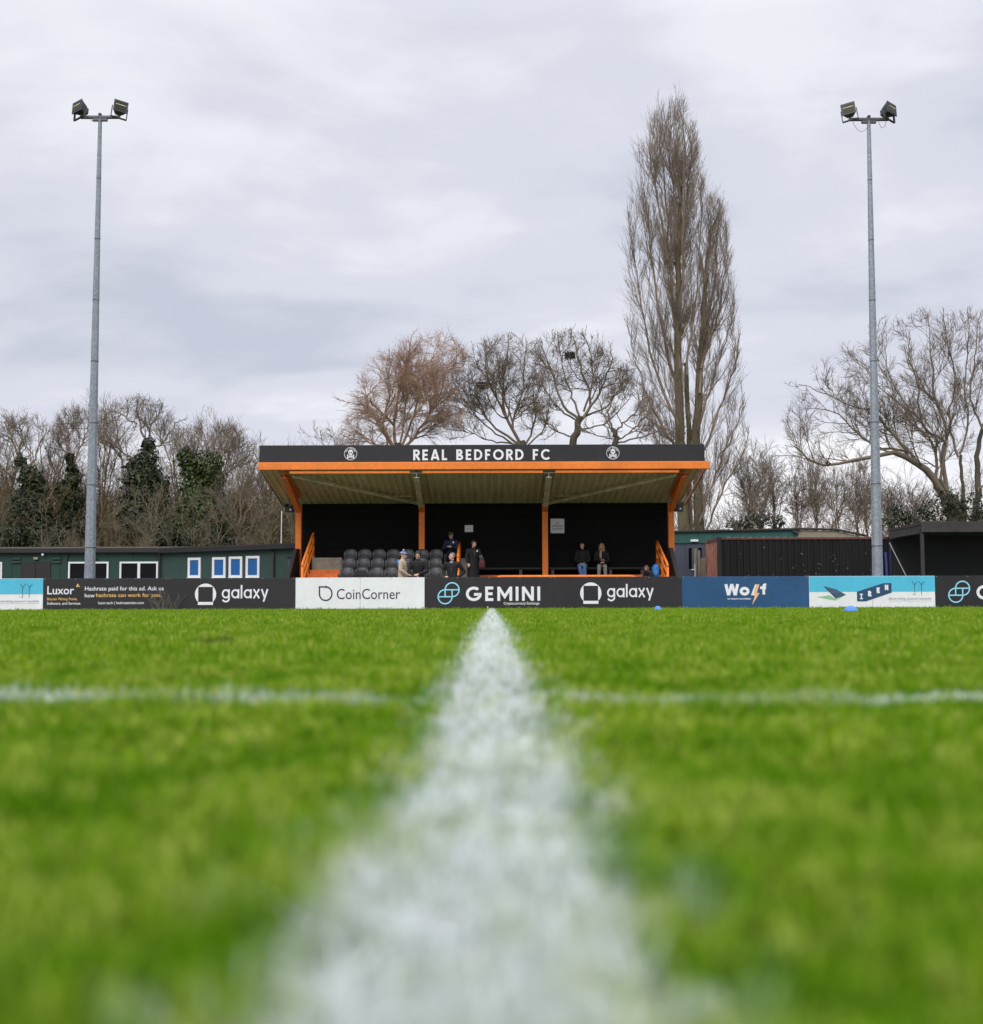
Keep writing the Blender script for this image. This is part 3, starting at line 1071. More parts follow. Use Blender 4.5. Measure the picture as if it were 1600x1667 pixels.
    # diagonal wind braces under the sheet
    for xa, xb in ((FRX[0] + .25, FRX[1] - .05), (FRX[3] - .25, FRX[2] + .05)):
        b = MB()
        b.tube([(xa, 40.35, zroof(40.35) - .13), (xb, 43.95, zroof(43.95) - .12)], .058, 6)
        b.build('wind_brace', M_OLIVE, stand)
    # back wall and side boards
    b = MB()
    b.box(-6.76, 6.30, WALLY, WALLY + .10, G, zroof(WALLY) - .075)
    b.build('back_wall', M_BLACK, stand)
    for x in (-6.60, 6.12):
        b = MB()
        yz = [(41.0, G), (43.15, G), (43.15, G + 2.02), (42.6, G + 2.0), (41.0, G + 1.0)]
        b.prism(yz, 0, x - .10 if x < 0 else x - .12, x + .02)
        b.build('side_board', M_BLACKPAINT, stand)
    # terracing: left block of tiers for the seats
    for k, (ya, yb, z) in enumerate(((41.0, 41.70, .42), (41.70, 42.40, .76), (42.40, WALLY - .01, 1.06))):
        b = MB()
        b.bbox(-5.05, -1.18, ya + .004, yb, G - .02, .12 + z, .015)
        b.build('concrete_tier', M_CONC, stand)
    b = MB()
    b.bbox(-.80, 6.02, 41.25, 42.715, G, .15 + .10, .012)
    b.build('lower_walkway', M_CONC_D, stand)
    b = MB()
    b.bbox(-6.06, -5.055, 42.45, WALLY - .01, G, .15 + 1.26, .012)
    b.build('concrete_tier', M_CONC, stand)
    for ya, yb, z in ((41.05, 41.5, .55), (41.5, 41.95, .70), (41.95, 42.445, .84)):
        b = MB()
        b.bbox(-6.06, -5.055, ya, yb - .004, G, .15 + z, .012)
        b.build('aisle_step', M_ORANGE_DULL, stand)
    b = MB()
    b.bbox(-1.06, -0.82, 42.3, WALLY - .01, G, .15 + 1.22, .012)
    b.build('concrete_pier', M_CONC, stand)
    # right half: raised walkway with orange riser, bench along the wall
    b = MB()
    b.bbox(-.80, 6.02, 42.75, WALLY - .01, G, .15 + .50, .012)
    b.build('walkway', M_CONC_D, stand)
    b = MB()
    b.box(-.80, 6.02, 42.72, 42.745, G, .15 + .66)
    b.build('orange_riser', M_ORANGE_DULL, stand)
    b = MB()
    b.bbox(-.75, 5.62, 43.42, 43.85, .15 + .86, .15 + .925, .012)
    be = b.build('bench_seat', M_BLACKPAINT, stand)
    for x in (-.5, 1.0, 2.1, 3.1, 4.1, 5.2):
        b = MB()
        b.box(x - .05, x + .05, 43.45, 43.80, .15 + .50, .15 + .858)
        b.build('bench_support', M_CONC_D, stand)
    # pier under the inner right column
    b = MB()
    b.box(FRX[2] - .11, FRX[2] + .11, CY - .14, CY + .14, G, G + .799)
    b.build('column_foot', M_CONC_D, stand)
    b = MB()
    b.box(FRX[1] - .11, FRX[1] + .11, CY - .14, CY + .14, G, G + .799)
    b.build('column_foot', M_CONC_D, stand)


build_stand()


def handrail(name, label, x, ya, yb, za, zb, n, r=.035, lean=0.0):
    t = thing(name, label, 'handrail', (x, (ya + yb) / 2, G), 0, 'orange handrails of the grandstand')
    for k in range(n):
        b = MB()
        dz = -.30 * k
        pts = [(x, ya, za + dz - .10), (x, ya + .03, za + dz), (x + lean, yb - .03, zb + dz), (x + lean, yb, zb + dz - .1)]
        b.tube(pts, r, 8)
        b.build('rail', M_ORANGE, t, smooth=True)
    for y, z, xx in ((ya, za - .1, x), ((ya + yb) / 2, (za + zb) / 2, x + lean / 2), (yb, zb - .1, x + lean)):
        b = MB()
        b.tube([(xx, y, G), (xx, y, z)], r * 1.0, 8)
        b.build('post', M_ORANGE, t, smooth=True)
    return t


handrail('stair_handrail', 'orange sloping handrail beside the concrete steps and black seats', -6.16, 41.0, 43.5, 1.17, 2.27, 3, .045)
handrail('stair_handrail', 'orange sloping handrail beside the kneeling child', 5.72, 41.0, 43.5, 1.12, 1.95, 3, .045)
handrail('stair_handrail', 'orange handrail between the seats and the standing person in the long coat', -1.10, 41.3, 43.2, 1.45, 1.93, 1, .045)


def front_barrier():
    t = thing('barrier_rail', 'low horizontal orange barrier rail in front of the two seated women', 'barrier', (2.45, 41.0, G))
    z = P(920, 938.5, 41).z
    xa, xb = P(815, 938, 41).x, P(1026, 938, 41).x
    b = MB()
    pts = [(xa - .16, 41, z - .12), (xa - .08, 41, z - .03), (xa, 41, z), (xb, 41, z), (xb + .12, 41, z - .03), (xb + .25, 41, z - .12)]
    b.tube(pts, .055, 10)
    b.build('rail', M_ORANGE, t, smooth=True)
    for x in np.linspace(xa, xb, 5):
        b = MB()
        b.tube([(x, 41, G), (x, 41, z - .05)], .03, 8)
        b.build('post', M_ORANGE, t, smooth=True)


front_barrier()


# seats -------------------------------------------------------------
def arch_shell(w, h, curve, thick, tilt=0.0, n=10, m=8):
    """a rounded-top plastic shell standing on z = 0, hollow side to -y"""
    mb = MB()
    fr, bk = [], []
    for j in range(m + 1):
        v = j / m
        hw = w / 2 * (0.94 + .06 * v)
        if v > .62:
            hw *= math.sqrt(max(0, 1 - ((v - .62) / .38) ** 2.6 * .62))
        for i in range(n + 1):
            u = -1 + 2 * i / n
            y = -curve * abs(u) ** 2.4 + tilt * v - .03 * math.sin(v * 3)
            zz = v * h + (-.03 * u * u if v > .8 else 0)
            fr.append((u * hw, y, zz))
            bk.append((u * hw, y + thick, zz))
    k = (n + 1) * (m + 1)
    fs = []
    for j in range(m):
        for i in range(n):
            a = j * (n + 1) + i
            fs.append((a, a + 1, a + n + 2, a + n + 1))
            fs.append((k + a, k + a + n + 1, k + a + n + 2, k + a + 1))
    rim = [i for i in range(n + 1)] + [j * (n + 1) + n for j in range(1, m + 1)] + [m * (n + 1) + i for i in range(n - 1, -1, -1)] + [j * (n + 1) for j in range(m - 1, 0, -1)]
    for a, b_ in zip(rim, rim[1:] + rim[:1]):
        fs.append((a, k + a, k + b_, b_))
    return mb.add(fr + bk, fs)


def make_seat():
    t = thing('stadium_seat', 'seat', 'seat', (0, 0, 0), 0, 'black tip-up seats in the grandstand')
    arch_shell(.465, .50, .075, .022, .06).build('backrest', M_SEAT, t, smooth=True, local=True)
    p = arch_shell(.415, .315, .05, .03, -.03).build('seat_pan', M_SEATPAN, t, smooth=True, local=True)
    p.location = (0, -.16, 0.0)
    b = MB()
    b.box(-.03, .03, -.16, .05, -.02, .05)
    b.build('bracket', M_STEEL, t, local=True)
    return t


seat0 = make_seat()
first = True
ordn = ('first', 'second', 'third', 'fourth', 'fifth', 'sixth', 'seventh')
rows = (('front', 41.55, 923.0, 565.0, 24.0), ('middle', 42.25, 907.5, 568.0, 23.4), ('back', 42.95, 893.5, 571.0, 23.2))
for rn, yy, ty, px0, dpx in rows:
    for k in range(7):
        p = P(px0 + dpx * k, ty, yy)
        o = seat0 if first else copy_tree(seat0)
        first = False
        o.location = (p.x, yy, p.z - .50)
        o.rotation_euler = (0, 0, RND.uniform(-.03, .03))
        o['label'] = 'black plastic tip-up seat, %s from the concrete steps in the %s row' % (ordn[k], rn)
        if (rn, k) in (('front', 1),):
            for c in o.children:
                if c.name.startswith('seat_pan'):
                    c.rotation_euler = (.10, 0, 0)
                    c.scale = (1.04, 1, 1.38)


def notice(label, px0, px1, py0, py1, d, lines):
    a, b_ = P(px0, py0, d), P(px1, py1, d)
    t = thing('notice_sign', label, 'sign', ((a.x + b_.x) / 2, d, b_.z))
    m = MB()
    m.box(a.x, b_.x, d - .015, d + .0, b_.z, a.z)
    m.build('sign_plate', M_WHITE, t)
    if lines:
        pl = Plate(a.x, a.z, d - .015, FPX / d)
        q = MB()
        for txt, u0, u1, v0, v1 in lines:
            pl.text(q, txt, u0, u1, v0, v1, .01)
        q.build('lettering', M_INK, t)


notice('white square notice on the black wall beside the orange column', 896, 918.5, 844.5, 868, WALLY - .006,
       [('NO', 9, 14, 5.6, 8.4), ('STANDING', 2.3, 20.5, 10.4, 13.3), ('ALLOWED', 3.2, 19.5, 15, 17.8)])
notice('small white notice on the black wall above the man in the cap', 756.5, 770, 855, 866, WALLY - .006, [('- - -', 4, 9.5, 5, 5.6)])


def speaker(label, px, py, d):
    p = P(px, py, d)
    t = thing('loudspeaker', label, 'loudspeaker', (p.x, d, p.z - .09), 0, 'loudspeakers under the roof ends')
    b = MB()
    b.bbox(p.x - .15, p.x + .15, d - .10, d + .12, p.z - .09, p.z + .09, .02)
    b.build('cabinet', M_LAMPBODY, t)
    b = MB()
    b.tube([(p.x + .05, d - .101, p.z), (p.x + .05, d - .112, p.z)], .035, 10)
    b.build('tweeter', M_WHITE, t)
    b = MB()
    sx = 1 if p.x < 0 else -1
    b.box(p.x - .02, p.x + .02, d, d + .03, p.z + .092, zroof(min(d, 44.4)) - .01)
    b.box(min(p.x, p.x + sx * .3), max(p.x, p.x + sx * .3), d + .04, d + .06, p.z - .02, p.z + .02)
    b.build('bracket', M_STEEL, t)


speaker('black loudspeaker beside the column above the green hut', 471, 830, 43.6)
speaker('black loudspeaker beside the column in front of the poplar', 1104.5, 828.5, 43.6)


def batten(label, px0, px1, py, d):
    a, b_ = P(px0, py, d), P(px1, py, d)
    t = thing('strip_light', label, 'strip light', ((a.x + b_.x) / 2, d, a.z))
    m = MB()
    m.box(a.x, b_.x, d - .04, d + .04, a.z - .0, zroof(d) - .004)
    m.build('housing', M_OLIVE, t)
    m = MB()
    m.tube([(a.x + .05, d, a.z - .025), (b_.x - .05, d, a.z - .025)], .02, 8)
    m.build('tube', M_WHITE, t)


batten('unlit strip light under the roof near the black seats', 622, 672, 802.5, 43.4)
batten('unlit strip light under the roof above the white square notice', 902, 955, 800.5, 43.4)


# ------------------------------------------------------------------ floodlights
def floodlight(label, pb, ptp, d, lamps, loops):
    """octagonal sectioned mast; pb / ptp: pixel of foot line and of the cross-arm"""
    base = P(pb[0], pb[1], d)
    top = P(ptp[0], ptp[1], d)
    dirv = (top - base) / (top.z - base.z)
    foot = base + dirv * (G - base.z)
    t = thing('floodlight_mast', label, 'floodlight', foot, 0, 'floodlight masts behind the boards')
    H = top.z - foot.z
    n = 8
    for k in range(n):
        a, b_ = k / n, (k + 1) / n
        r0 = .172 + (.057 - .172) * a
        r1 = .172 + (.057 - .172) * b_
        m = MB()
        m.tube([foot + dirv * (H * a), foot + dirv * (H * b_ + (.02 if k < n - 1 else 0))], [r0 * 1.03, r1 * .99], 8)
        m.build('mast_section', M_GALV, t)
        if k:
            m = MB()
            m.tube([foot + dirv * (H * a - .012), foot + dirv * (H * a + .012)], r0 * 1.06, 8)
            m.build('joint', M_STEEL, t)
    m = MB()
    m.tube([foot, foot + Vector((0, 0, .03))], .34, 12)
    m.build('base_plate', M_STEEL, t)
    tp = top
    hw = .60
    m = MB()
    m.bbox(tp.x - hw, tp.x + hw, d - .06, d + .06, tp.z + .0, tp.z + .075, .01)
    m.build('cross_arm', M_STEEL, t)
    m = MB()
    m.bbox(tp.x - .22, tp.x + .22, d - .05, d + .05, tp.z - .085, tp.z - .002, .01)
    m.build('bracket', M_STEEL, t)
    m = MB()
    m.bbox(tp.x - .04, tp.x + .04, d - .07, d + .07, tp.z + .077, tp.z + .15, .01)
    m.build('clamp', M_LAMPBODY, t)
    for sx, yaw, roll, pit in lamps:
        lamp = bpy.data.objects.new('lamp_head', None)
        COL.objects.link(lamp)
        lamp.parent = t
        c = Vector((tp.x + sx * .60, d - .02, tp.z + .30))
        lamp.location = c - foot
        lamp.rotation_euler = Euler((math.radians(pit), math.radians(roll), math.radians(yaw)), 'YXZ')
        w, h = .19, .175
        m = MB()
        # housing: tapered box behind the front frame (front faces -y)
        m.hexa([(-w, -.10, -h), (w, -.10, -h), (w * .62, .16, -h * .6), (-w * .62, .16, -h * .6), (-w, -.10, h), (w, -.10, h), (w * .62, .16, h * .6), (-w * .62, .16, h * .6)])
        m.bbox(-w - .02, w + .02, -.13, -.101, -h - .02, h + .02, .01)
        m.bbox(-.10, .10, .161, .24, -.10, .10, .02)
        m.build('housing', M_LAMPBODY, lamp, local=True)
        m = MB()
        m.box(-w + .035, w - .035, -.136, -.131, -h + .035, h - .035)
        m.build('glass', M_LAMPGLASS, lamp, local=True)
        m = MB()
        m.box(-w + .04, w - .04, -.142, -.138, .03, .05)
        m.build('reflector_edge', M_OLIVE, lamp, local=True)
        m = MB()
        m.box(-w - .05, -w - .025, -.03, .03, -h - .15, .03)
        m.box(w + .025, w + .05, -.03, .03, -h - .15, .03)
        m.box(-w - .05, w + .05, -.03, .03, -h - .175, -h - .151)
        m.build('yoke', M_LAMPBODY, lamp, local=True)
    for pts in loops:
        m = MB()
        m.tube([(tp.x + a, d - .03, tp.z + b_) for a, b_ in pts], .008, 5, cap=False)
        m.build('cable', M_CABLE, t, smooth=True)


def sag(x0, z0, x1, z1, drop, n=12):
    return [(x0 + (x1 - x0) * i / n, z0 + (z1 - z0) * i / n - drop * math.sin(math.pi * i / n) ** .7) for i in range(n + 1)]


floodlight('tall grey floodlight mast in front of the dark green hut', (146, 938), (163, 193), 37.1,
           [(-1, -32, -9, -12), (1, 26, 9, -12)], [sag(-.28, -.02, -.20, -.02, .07)])
floodlight('tall grey floodlight mast with cable loops, standing before the black container', (1428.5, 934), (1414, 196.5), 37.1,
           [(-1, -22, -9, -12), (1, 34, 10, -12)], [sag(-.50, 0, -.03, -.14, .27), sag(.28, 0, .52, 0, .24)])


# ------------------------------------------------------------------ marker discs and peg
def marker(label, px, py, d, w):
    p = P(px, py, d)
    z0 = gz(d)
    t = thing('marker_cone', label, 'marker cone', (p.x, d, z0), 0, 'blue training markers on the grass')
    n, vs = 24, []
    prof = ((w, 0), (w * .97, .012), (w * .70, .045), (w * .40, .072), (w * .26, .078), (w * .25, .066), (w * .66, .036), (w * .93, .002))
    m = MB()
    for r, z in prof:
        vs += [(r * math.cos(2 * math.pi * k / n), r * math.sin(2 * math.pi * k / n), z + .02) for k in range(n)]
    m.add(vs, [(i * n + k, i * n + (k + 1) % n, (i + 1) * n + (k + 1) % n, (i + 1) * n + k) for i in range(len(prof) - 1) for k in range(n)])
    o = m.build('disc', M_CONE, t, smooth=True, local=True)


marker('larger blue disc marker on the grass below the cyan and white board', 1385, 998, 18.5, .115)
marker('smaller blue disc marker on the grass below the ring logo board', 1071, 995, 25.5, .085)
pp_ = P(793.5, 990, 35.6)
tag(MB().tube([(pp_.x, 35.6, gz(35.6)), (pp_.x, 35.6, gz(35.6) + .09)], .018, 6).build('line_peg', M_GOLD), 'tiny pale peg at the end of the halfway line', 'peg')

# ------------------------------------------------------------------ buildings behind the boards
def win(t, x0, x1, z0, z1, y, pane, mull=(), fw=.065, name='window'):
    m = MB()
    m.box(x0, x0 + fw, y - .05, y + .02, z0, z1)
    m.box(x1 - fw, x1, y - .05, y + .02, z0, z1)
    m.box(x0 + fw + .001, x1 - fw - .001, y - .047, y + .02, z1 - fw, z1 - .001)
    m.box(x0 + fw + .001, x1 - fw - .001, y - .047, y + .02, z0 + .001, z0 + fw)
    for u in mull:
        xx = x0 + (x1 - x0) * u
        m.box(xx - .05, xx + .05, y - .044, y + .02, z0 + fw + .001, z1 - fw - .001)
    w = m.build(name, M_WHITE, t)
    q = MB()
    q.box(x0 + fw * .6, x1 - fw * .6, y - .018, y - .006, z0 + fw * .6, z1 - fw * .6)
    q.build('pane', pane, w)
    s = MB()
    s.box(x0 - .03, x1 + .03, y - .09, y - .051, z0 - .03, z0 - .002)
    s.build('sill', M_WHITE, w)
    return w


def hut_a():
    d = 47.0
    X = lambda px: P(px, 900, d).x
    Z = lambda py, px=130: P(px, py, d).z
    x0, x1 = X(-150), X(264.5)
    t = thing('clubhouse_hut', 'long dark green hut with brown double doors and black windows', 'hut', ((x0 + x1) / 2, d + 2, G))
    zt = Z(897)
    m = MB(); m.box(x0, x1, d, d + 4.5, G, zt); m.build('wall', M_HUT, t)
    m = MB()
    m.hexa([(x0 - .15, d - .18, zt + .002), (x1 + .02, d - .18, zt + .002), (x1 + .02, d + 4.7, zt + .002), (x0 - .15, d + 4.7, zt + .002),
            (x0 - .15, d - .18, zt + .10), (x1 + .02, d - .18, zt + .10), (x1 + .02, d + 4.7, zt + .34), (x0 - .15, d + 4.7, zt + .34)])
    m.build('roof', M_FELT, t)
    m = MB(); m.box(x0, x1 - .05, d - .19, d - .182, zt - .06, zt + .09); m.build('fascia_board', M_DOORBROWN, t)
    m = MB(); m.box(X(35), X(83), d - .04, d + .01, G, Z(914.5)); dr = m.build('double_door', M_DOORBROWN, t)
    m = MB(); m.box(X(58.6), X(59.2), d - .046, d - .041, G, Z(916)); m.build('door_gap', M_GLASS, dr)
    m = MB(); m.box(X(33.5), X(84.5), d - .05, d - .01, Z(914.4), Z(913.4)); m.build('door_hood', M_HUT2, t)
    for a, b_, mu in ((-42, 4.5, (.5,)), (112, 177.5, (.5,)), (195.5, 258, (.5,))):
        win(t, X(a), X(b_), Z(957), Z(914.5), d, M_GLASS, mu)
    for a, b_ in ((20.5, 34), (85, 100)):
        for v in (909, 914.6):
            m = MB(); m.box(X(a), X(b_), d - .06, d - .001, Z(v + 1.6), Z(v - 1.0)); m.build('vent_louvre', M_HUT2, t)
    m = MB(); m.tube([(X(112), d - .05, Z(903)), (X(109), d - .05, Z(906)), (X(108.5), d - .05, G)], .04, 8); m.build('drainpipe', M_HUT2, t)
    m = MB(); m.tube([(X(262), d - .05, Z(900)), (X(260), d - .05, Z(905)), (X(260), d - .05, G)], .04, 8); m.build('drainpipe', M_FELT, t)
    m = MB(); m.bbox(X(56.5), X(63.5), d - .14, d - .001, Z(911), Z(907), .02); m.build('bulkhead_lamp', M_BEIGE, t)
    m = MB(); m.ball(Vector((X(71.5), d - .12, Z(903))), .055); m.build('globe_lamp', M_WHITE, t, smooth=True)
    m = MB(); m.ball(Vector((X(157), d - .10, Z(908.5))), .06); m.build('alarm_bell', M_FELT, t, smooth=True)


def hut_b():
    t0 = P(265, 897.5, 47.0)
    t1 = P(486, 889.5, 44.9)
    t = thing('annexe_hut', 'green rendered hut with four blue windows next to the grandstand', 'hut', ((t0.x + t1.x) / 2, 47, G))
    dirx = Vector((t1.x - t0.x, t1.y - t0.y, 0))
    L_ = dirx.length
    t.rotation_euler = (0, 0, math.atan2(dirx.y, dirx.x))
    t.location = (t0.x, t0.y, G)
    H = t0.z - G
    H1 = t1.z - G
    # local: x along the front, y inwards

    def U(px):
        a = CAMR @ Vector(((px - 800) / FPX, 0, -1))
        # intersect the ray's plan with the front line
        k = (t0.x * a.y - t0.y * a.x) / (a.x * dirx.y - a.y * dirx.x)
        return k * L_

    def ZL(px, py):
        p = t0 + dirx * (U(px) / L_)
        return P(px, py, p.y).z - G
    m = MB()
    m.hexa([(0, 0, 0), (L_, 0, 0), (L_, 4, 0), (0, 4, 0), (0, 0, H), (L_, 0, H1), (L_, 4, H1), (0, 4, H)])
    m.build('wall', M_HUT2, t, local=True)
    m = MB()
    m.hexa([(-.1, -.2, H + .002), (L_, -.2, H1 + .002), (L_, 4.2, H1 + .002), (-.1, 4.2, H + .002), (-.1, -.2, H + .12), (L_, -.2, H1 + .12), (L_, 4.2, H1 + .25), (-.1, 4.2, H + .25)])
    m.build('roof', M_FELT, t, local=True)
    m = MB()
    m.hexa([(-.08, -.21, H - .07), (L_, -.21, H1 - .07), (L_, -.202, H1 - .07), (-.08, -.202, H - .07), (-.08, -.21, H + .09), (L_, -.21, H1 + .09), (L_, -.202, H1 + .09), (-.08, -.202, H + .09)])
    m.build('gutter', M_BLACKPAINT, t, local=True)
    for a, b_, tp in ((307.8, 328.5, 908), (347.3, 369, 907.2), (374.3, 396, 906.2), (401.8, 424, 905.2)):
        # local coordinates: parent offset is zero for a local build
        w0 = win_local(t, U(a), U(b_), ZL(a, 940.5), ZL(a, tp))
    for u in (447,):
        m = MB(); m.tube([(U(u) - .12, -.06, ZL(u, 896)), (U(u), -.06, ZL(u, 901)), (U(u), -.06, 0)], .04, 8); m.build('drainpipe', M_FELT, t, local=True)
    for u, py in ((331, 893), (398, 891), (453, 889), (457, 888)):
        m = MB(); p = ZL(u, py); m.tube([(U(u) - .05, .1, p - .12), (U(u) + .05, .1, p + .03), (U(u) + .18, .1, p + .05)], .035, 6); m.build('roof_vent', M_WHITE, t, local=True)
    m = MB(); m.box(U(470), U(481), -.03, .0, 0, ZL(470, 908)); m.build('door', M_GREYBLUE, t, local=True)
    m = MB(); m.box(U(469), U(481.5), -.1, -.031, ZL(470, 907.5), ZL(470, 906.4)); m.build('door_hood', M_BLACKPAINT, t, local=True)


def win_local(t, x0, x1, z0, z1):
    WLOC[t.name] = Vector((0, 0, 0))
    return win(t, x0, x1, z0, z1, 0, M_BLUEBLIND, (), .09)


hut_a()
hut_b()
pa, pb2 = P(457.5, 889, 45.6), P(458.5, 832, 45.6)
tag(MB().tube([(pa.x, 45.6, pa.z - .06), (pb2.x, 45.6, pb2.z)], .018, 6).build('aerial_pole', M_WHITE), 'thin pale aerial pole above the roof of the blue-windowed hut', 'aerial pole')


def right_building():
    d = 48.0
    X = lambda px: P(px, 880, d).x
    Z = lambda px, py: P(px, py, d).z
    x0, x1, x2 = X(1085), X(1299), X(1405)
    t = thing('changing_room_block', 'low building with teal fascia board and grey blue door behind the rusty container', 'building', ((x0 + x1) / 2, d + 2, G))
    za, zb = Z(1097, 867), Z(1297, 862.5)
    zl, zm = Z(1097, 884.5), Z(1297, 883)
    m = MB(); m.box(x0, x2 - .3, d + .03, d + 5, G, zl); m.build('wall', M_GREYBLUE, t)
    m = MB()
    m.hexa([(x0, d - .02, zl + .002), (x1, d - .02, zl + .002), (x1, d + .2, zl + .002), (x0, d + .2, zl + .002), (x0, d - .02, za), (x1, d - .02, zb), (x1, d + .2, zb), (x0, d + .2, za)])
    m.build('fascia_board', M_TEAL, t)
    m = MB()
    m.hexa([(x0, d - .12, za + .002), (x1 + .1, d - .12, zb + .002), (x1 + .1, d + 5, zb + .002), (x0, d + 5, za + .002), (x0, d - .12, za + .07), (x1 + .1, d - .12, zb + .07), (x1 + .1, d + 5, zb + .2), (x0, d + 5, za + .2)])
    m.build('roof', M_FELT, t)
    m = MB()
    g = [(x1 + .01, Z(1300, 884)), (x2, Z(1400, 884)), (x2, Z(1404, 874)), (X(1362), Z(1362, 864.5)), (x1 + .01, Z(1300, 863))]
    m.prism(g, 1, d + .01, d + 4)
    m.build('gable', M_BEIGE, t)
    m = MB()
    m.tube([(x1, d - .03, Z(1300, 862) + .03), (X(1362), d - .03, Z(1362, 863.5) + .03), (x2 + .1, d - .03, Z(1406, 873.5) + .03)], .05, 6)
    m.build('verge_trim', M_FELT, t)
    m = MB(); m.box(X(1117), X(1146), d - .0, d + .028, G, zl - .05); dr = m.build('door', M_GREYBLUE, t)
    for a, b_, v0, v1 in ((1120.5, 1125.5, 892, 926), (1136.5, 1142, 891.5, 908)):
        m = MB(); m.box(X(a), X(b_), d - .008, d + .001, Z(a, v1), Z(a, v0)); m.build('vision_panel', M_GLASS, dr)
    m = MB(); m.tube([(X(1124.5), d - .06, Z(1126, 927.5)), (X(1129.5), d - .06, Z(1126, 927.5))], .022, 6); m.build('handle', M_WHITE, dr)
    m = MB(); m.bbox(X(1123.5), X(1136), d - .10, d - .022, Z(1130, 882), Z(1130, 878.4), .015); m.build('emergency_lamp', M_WHITE, t)
    m = MB(); m.bbox(X(1187), X(1192), d - .15, d - .05, Z(1190, 864.5) + .03, Z(1190, 861.5) + .03, .02); m.build('roof_vent', M_WHITE, t)
    m = MB(); m.tube([(X(1291), d - .1, Z(1291, 865)), (X(1298), d - .2, Z(1298, 869))], .05, 6); m.build('gutter_outlet', M_BLACKPAINT, t)


right_building()


def block_wall():
    d = 46.6
    X = lambda px: P(px, 900, d).x
    m = MB()
    m.bbox(X(1133), X(1152), d, d + .22, G, P(1140, 908.5, d).z, .01)
    t = thing('block_pier', 'rough concrete block pier beside the rusty container end', 'block wall', (X(1142), d, G))
    m.build('blocks', M_CONC, t)
    for px, py in ((1131.5, 893), (1137, 896)):
        m = MB(); m.tube([(X(px), d - .08, G), (X(px), d - .08, P(px, py, d).z)], .055, 8); m.build('post', M_CONC, t)
    m = MB(); m.box(X(1129.4), X(1130.4), d - .16, d - .10, G, P(1130, 918, d).z); m.build('latch_bar', M_WHITE, t)


block_wall()


def container():
    d0, d1 = 44.0, 46.45
    xa = P(1168.5, 900, d0).x
    xb = xa + 6.06
    zt = P(1300, 874.5, d0).z
    t = thing('shipping_container', 'black boarded shipping container with a rusty red end', 'container', ((xa + xb) / 2, 45.2, G))
    # corrugated rusty end
    m = MB()
    n = 5
    w = (d1 - d0 - .26) / n
    za, zb = G + .1, zt - .12
    for i in range(n):
        y = d0 + .13 + w * i
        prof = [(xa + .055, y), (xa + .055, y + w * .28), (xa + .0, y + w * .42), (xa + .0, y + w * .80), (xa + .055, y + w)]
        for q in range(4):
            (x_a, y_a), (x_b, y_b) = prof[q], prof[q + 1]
            m.cur = 1 if q == 1 else 0  # flank facing the camera takes the painted-in light
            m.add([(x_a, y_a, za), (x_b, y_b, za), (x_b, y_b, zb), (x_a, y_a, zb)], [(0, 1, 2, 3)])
    m.cur = 0
    m.box(xa + .058, xa + .12, d0 + .13, d1 - .13, za, zb)
    m.build('end_wall', [M_RUST, M_RUSTLIT], t)
    # long side: vertical corrugation / boards
    m = MB()
    prof = []
    nn = 26
    for i in range(nn):
        x = xa + .12 + (6.06 - .24) * i / nn
        w = (6.06 - .24) / nn
        dd = RND.uniform(-.008, .008)
        prof += [(x, d0 + .045 + dd), (x + w * .42, d0 + .045 + dd), (x + w * .5, d0 + .015 + dd), (x + w * .92, d0 + .015 + dd)]
    prof.append((xb - .12, d0 + .045))
    pts = prof + [(xb - .12, d0 + .12), (xa + .12, d0 + .12)]
    m.prism(pts, 2, G + .1, zt - .08)
    m.build('side_wall', M_CONTAINER, t)
    m = MB(); m.box(xb - .12, xb, d0 + .12, d1, G + .1, zt - .1); m.box(xa + .13, xb - .13, d1 - .12, d1, G + .1, zt - .1); m.build('far_walls', M_BLACKPAINT, t)
    m = MB(); m.box(xa + .01, xb - .01, d0 + .01, d1 - .01, zt - .06, zt - .02); m.build('roof', M_RUSTTRIM, t)
    for nm, b_ in (('top_rail', (xa, xb, d0 - .005, d0 + .07, zt - .075, zt - .005)), ('bottom_rail', (xa, xb, d0 - .005, d0 + .07, G, G + .1)),
                   ('end_rail', (xa - .01, xa + .08, d0 + .071, d1, zt - .115, zt))):
        m = MB(); m.box(*b_); m.build(nm, M_RUSTTRIM, t)
    for x, y in ((xa - .012, d0 - .012), (xa - .012, d1 - .12), (xb - .12, d0 - .012), (xb - .12, d1 - .12)):
        m = MB(); m.bbox(x, x + .13, y, y + .13, G + .0, zt + .012, .008); m.build('corner_post', M_RUST if x < xa + .1 and y > d0 + 1 else M_BLACKPAINT, t)
    m = MB()
    for i in range(23):
        x = xa + .35 + i * .243
        m.box(x, x + RND.uniform(.10, .17), d0 + .09, d0 + .2, zt - .018, zt + RND.uniform(.008, .018))
    m.build('roof_ribs', M_GREY, t)
    # pale splashes of mud thrown up the black side
    m = MB()
    for i in range(42):
        if i < 28:
            x, z = xa + RND.gauss(3.2, 1.2), zt - RND.choice((1.05, 1.3, 1.33, 1.5)) + RND.gauss(0, .10)
        else:
            x, z = xa + RND.uniform(.5, 5.2), zt - RND.uniform(.2, 1.6)
        if not (xa + .2 < x < xb - .2): continue
        r = RND.uniform(.018, .045)
        a0 = RND.uniform(0, 6)
        pts = [(x + r * RND.uniform(.5, 1.3) * math.cos(a0 + k * .9), d0 - .001 - i * .0001, z + r * RND.uniform(.4, 1.2) * math.sin(a0 + k * .9)) for k in range(7)]
        m.add(pts, [tuple(range(7))])
    m.build('mud_splashes', M_MUD, t)


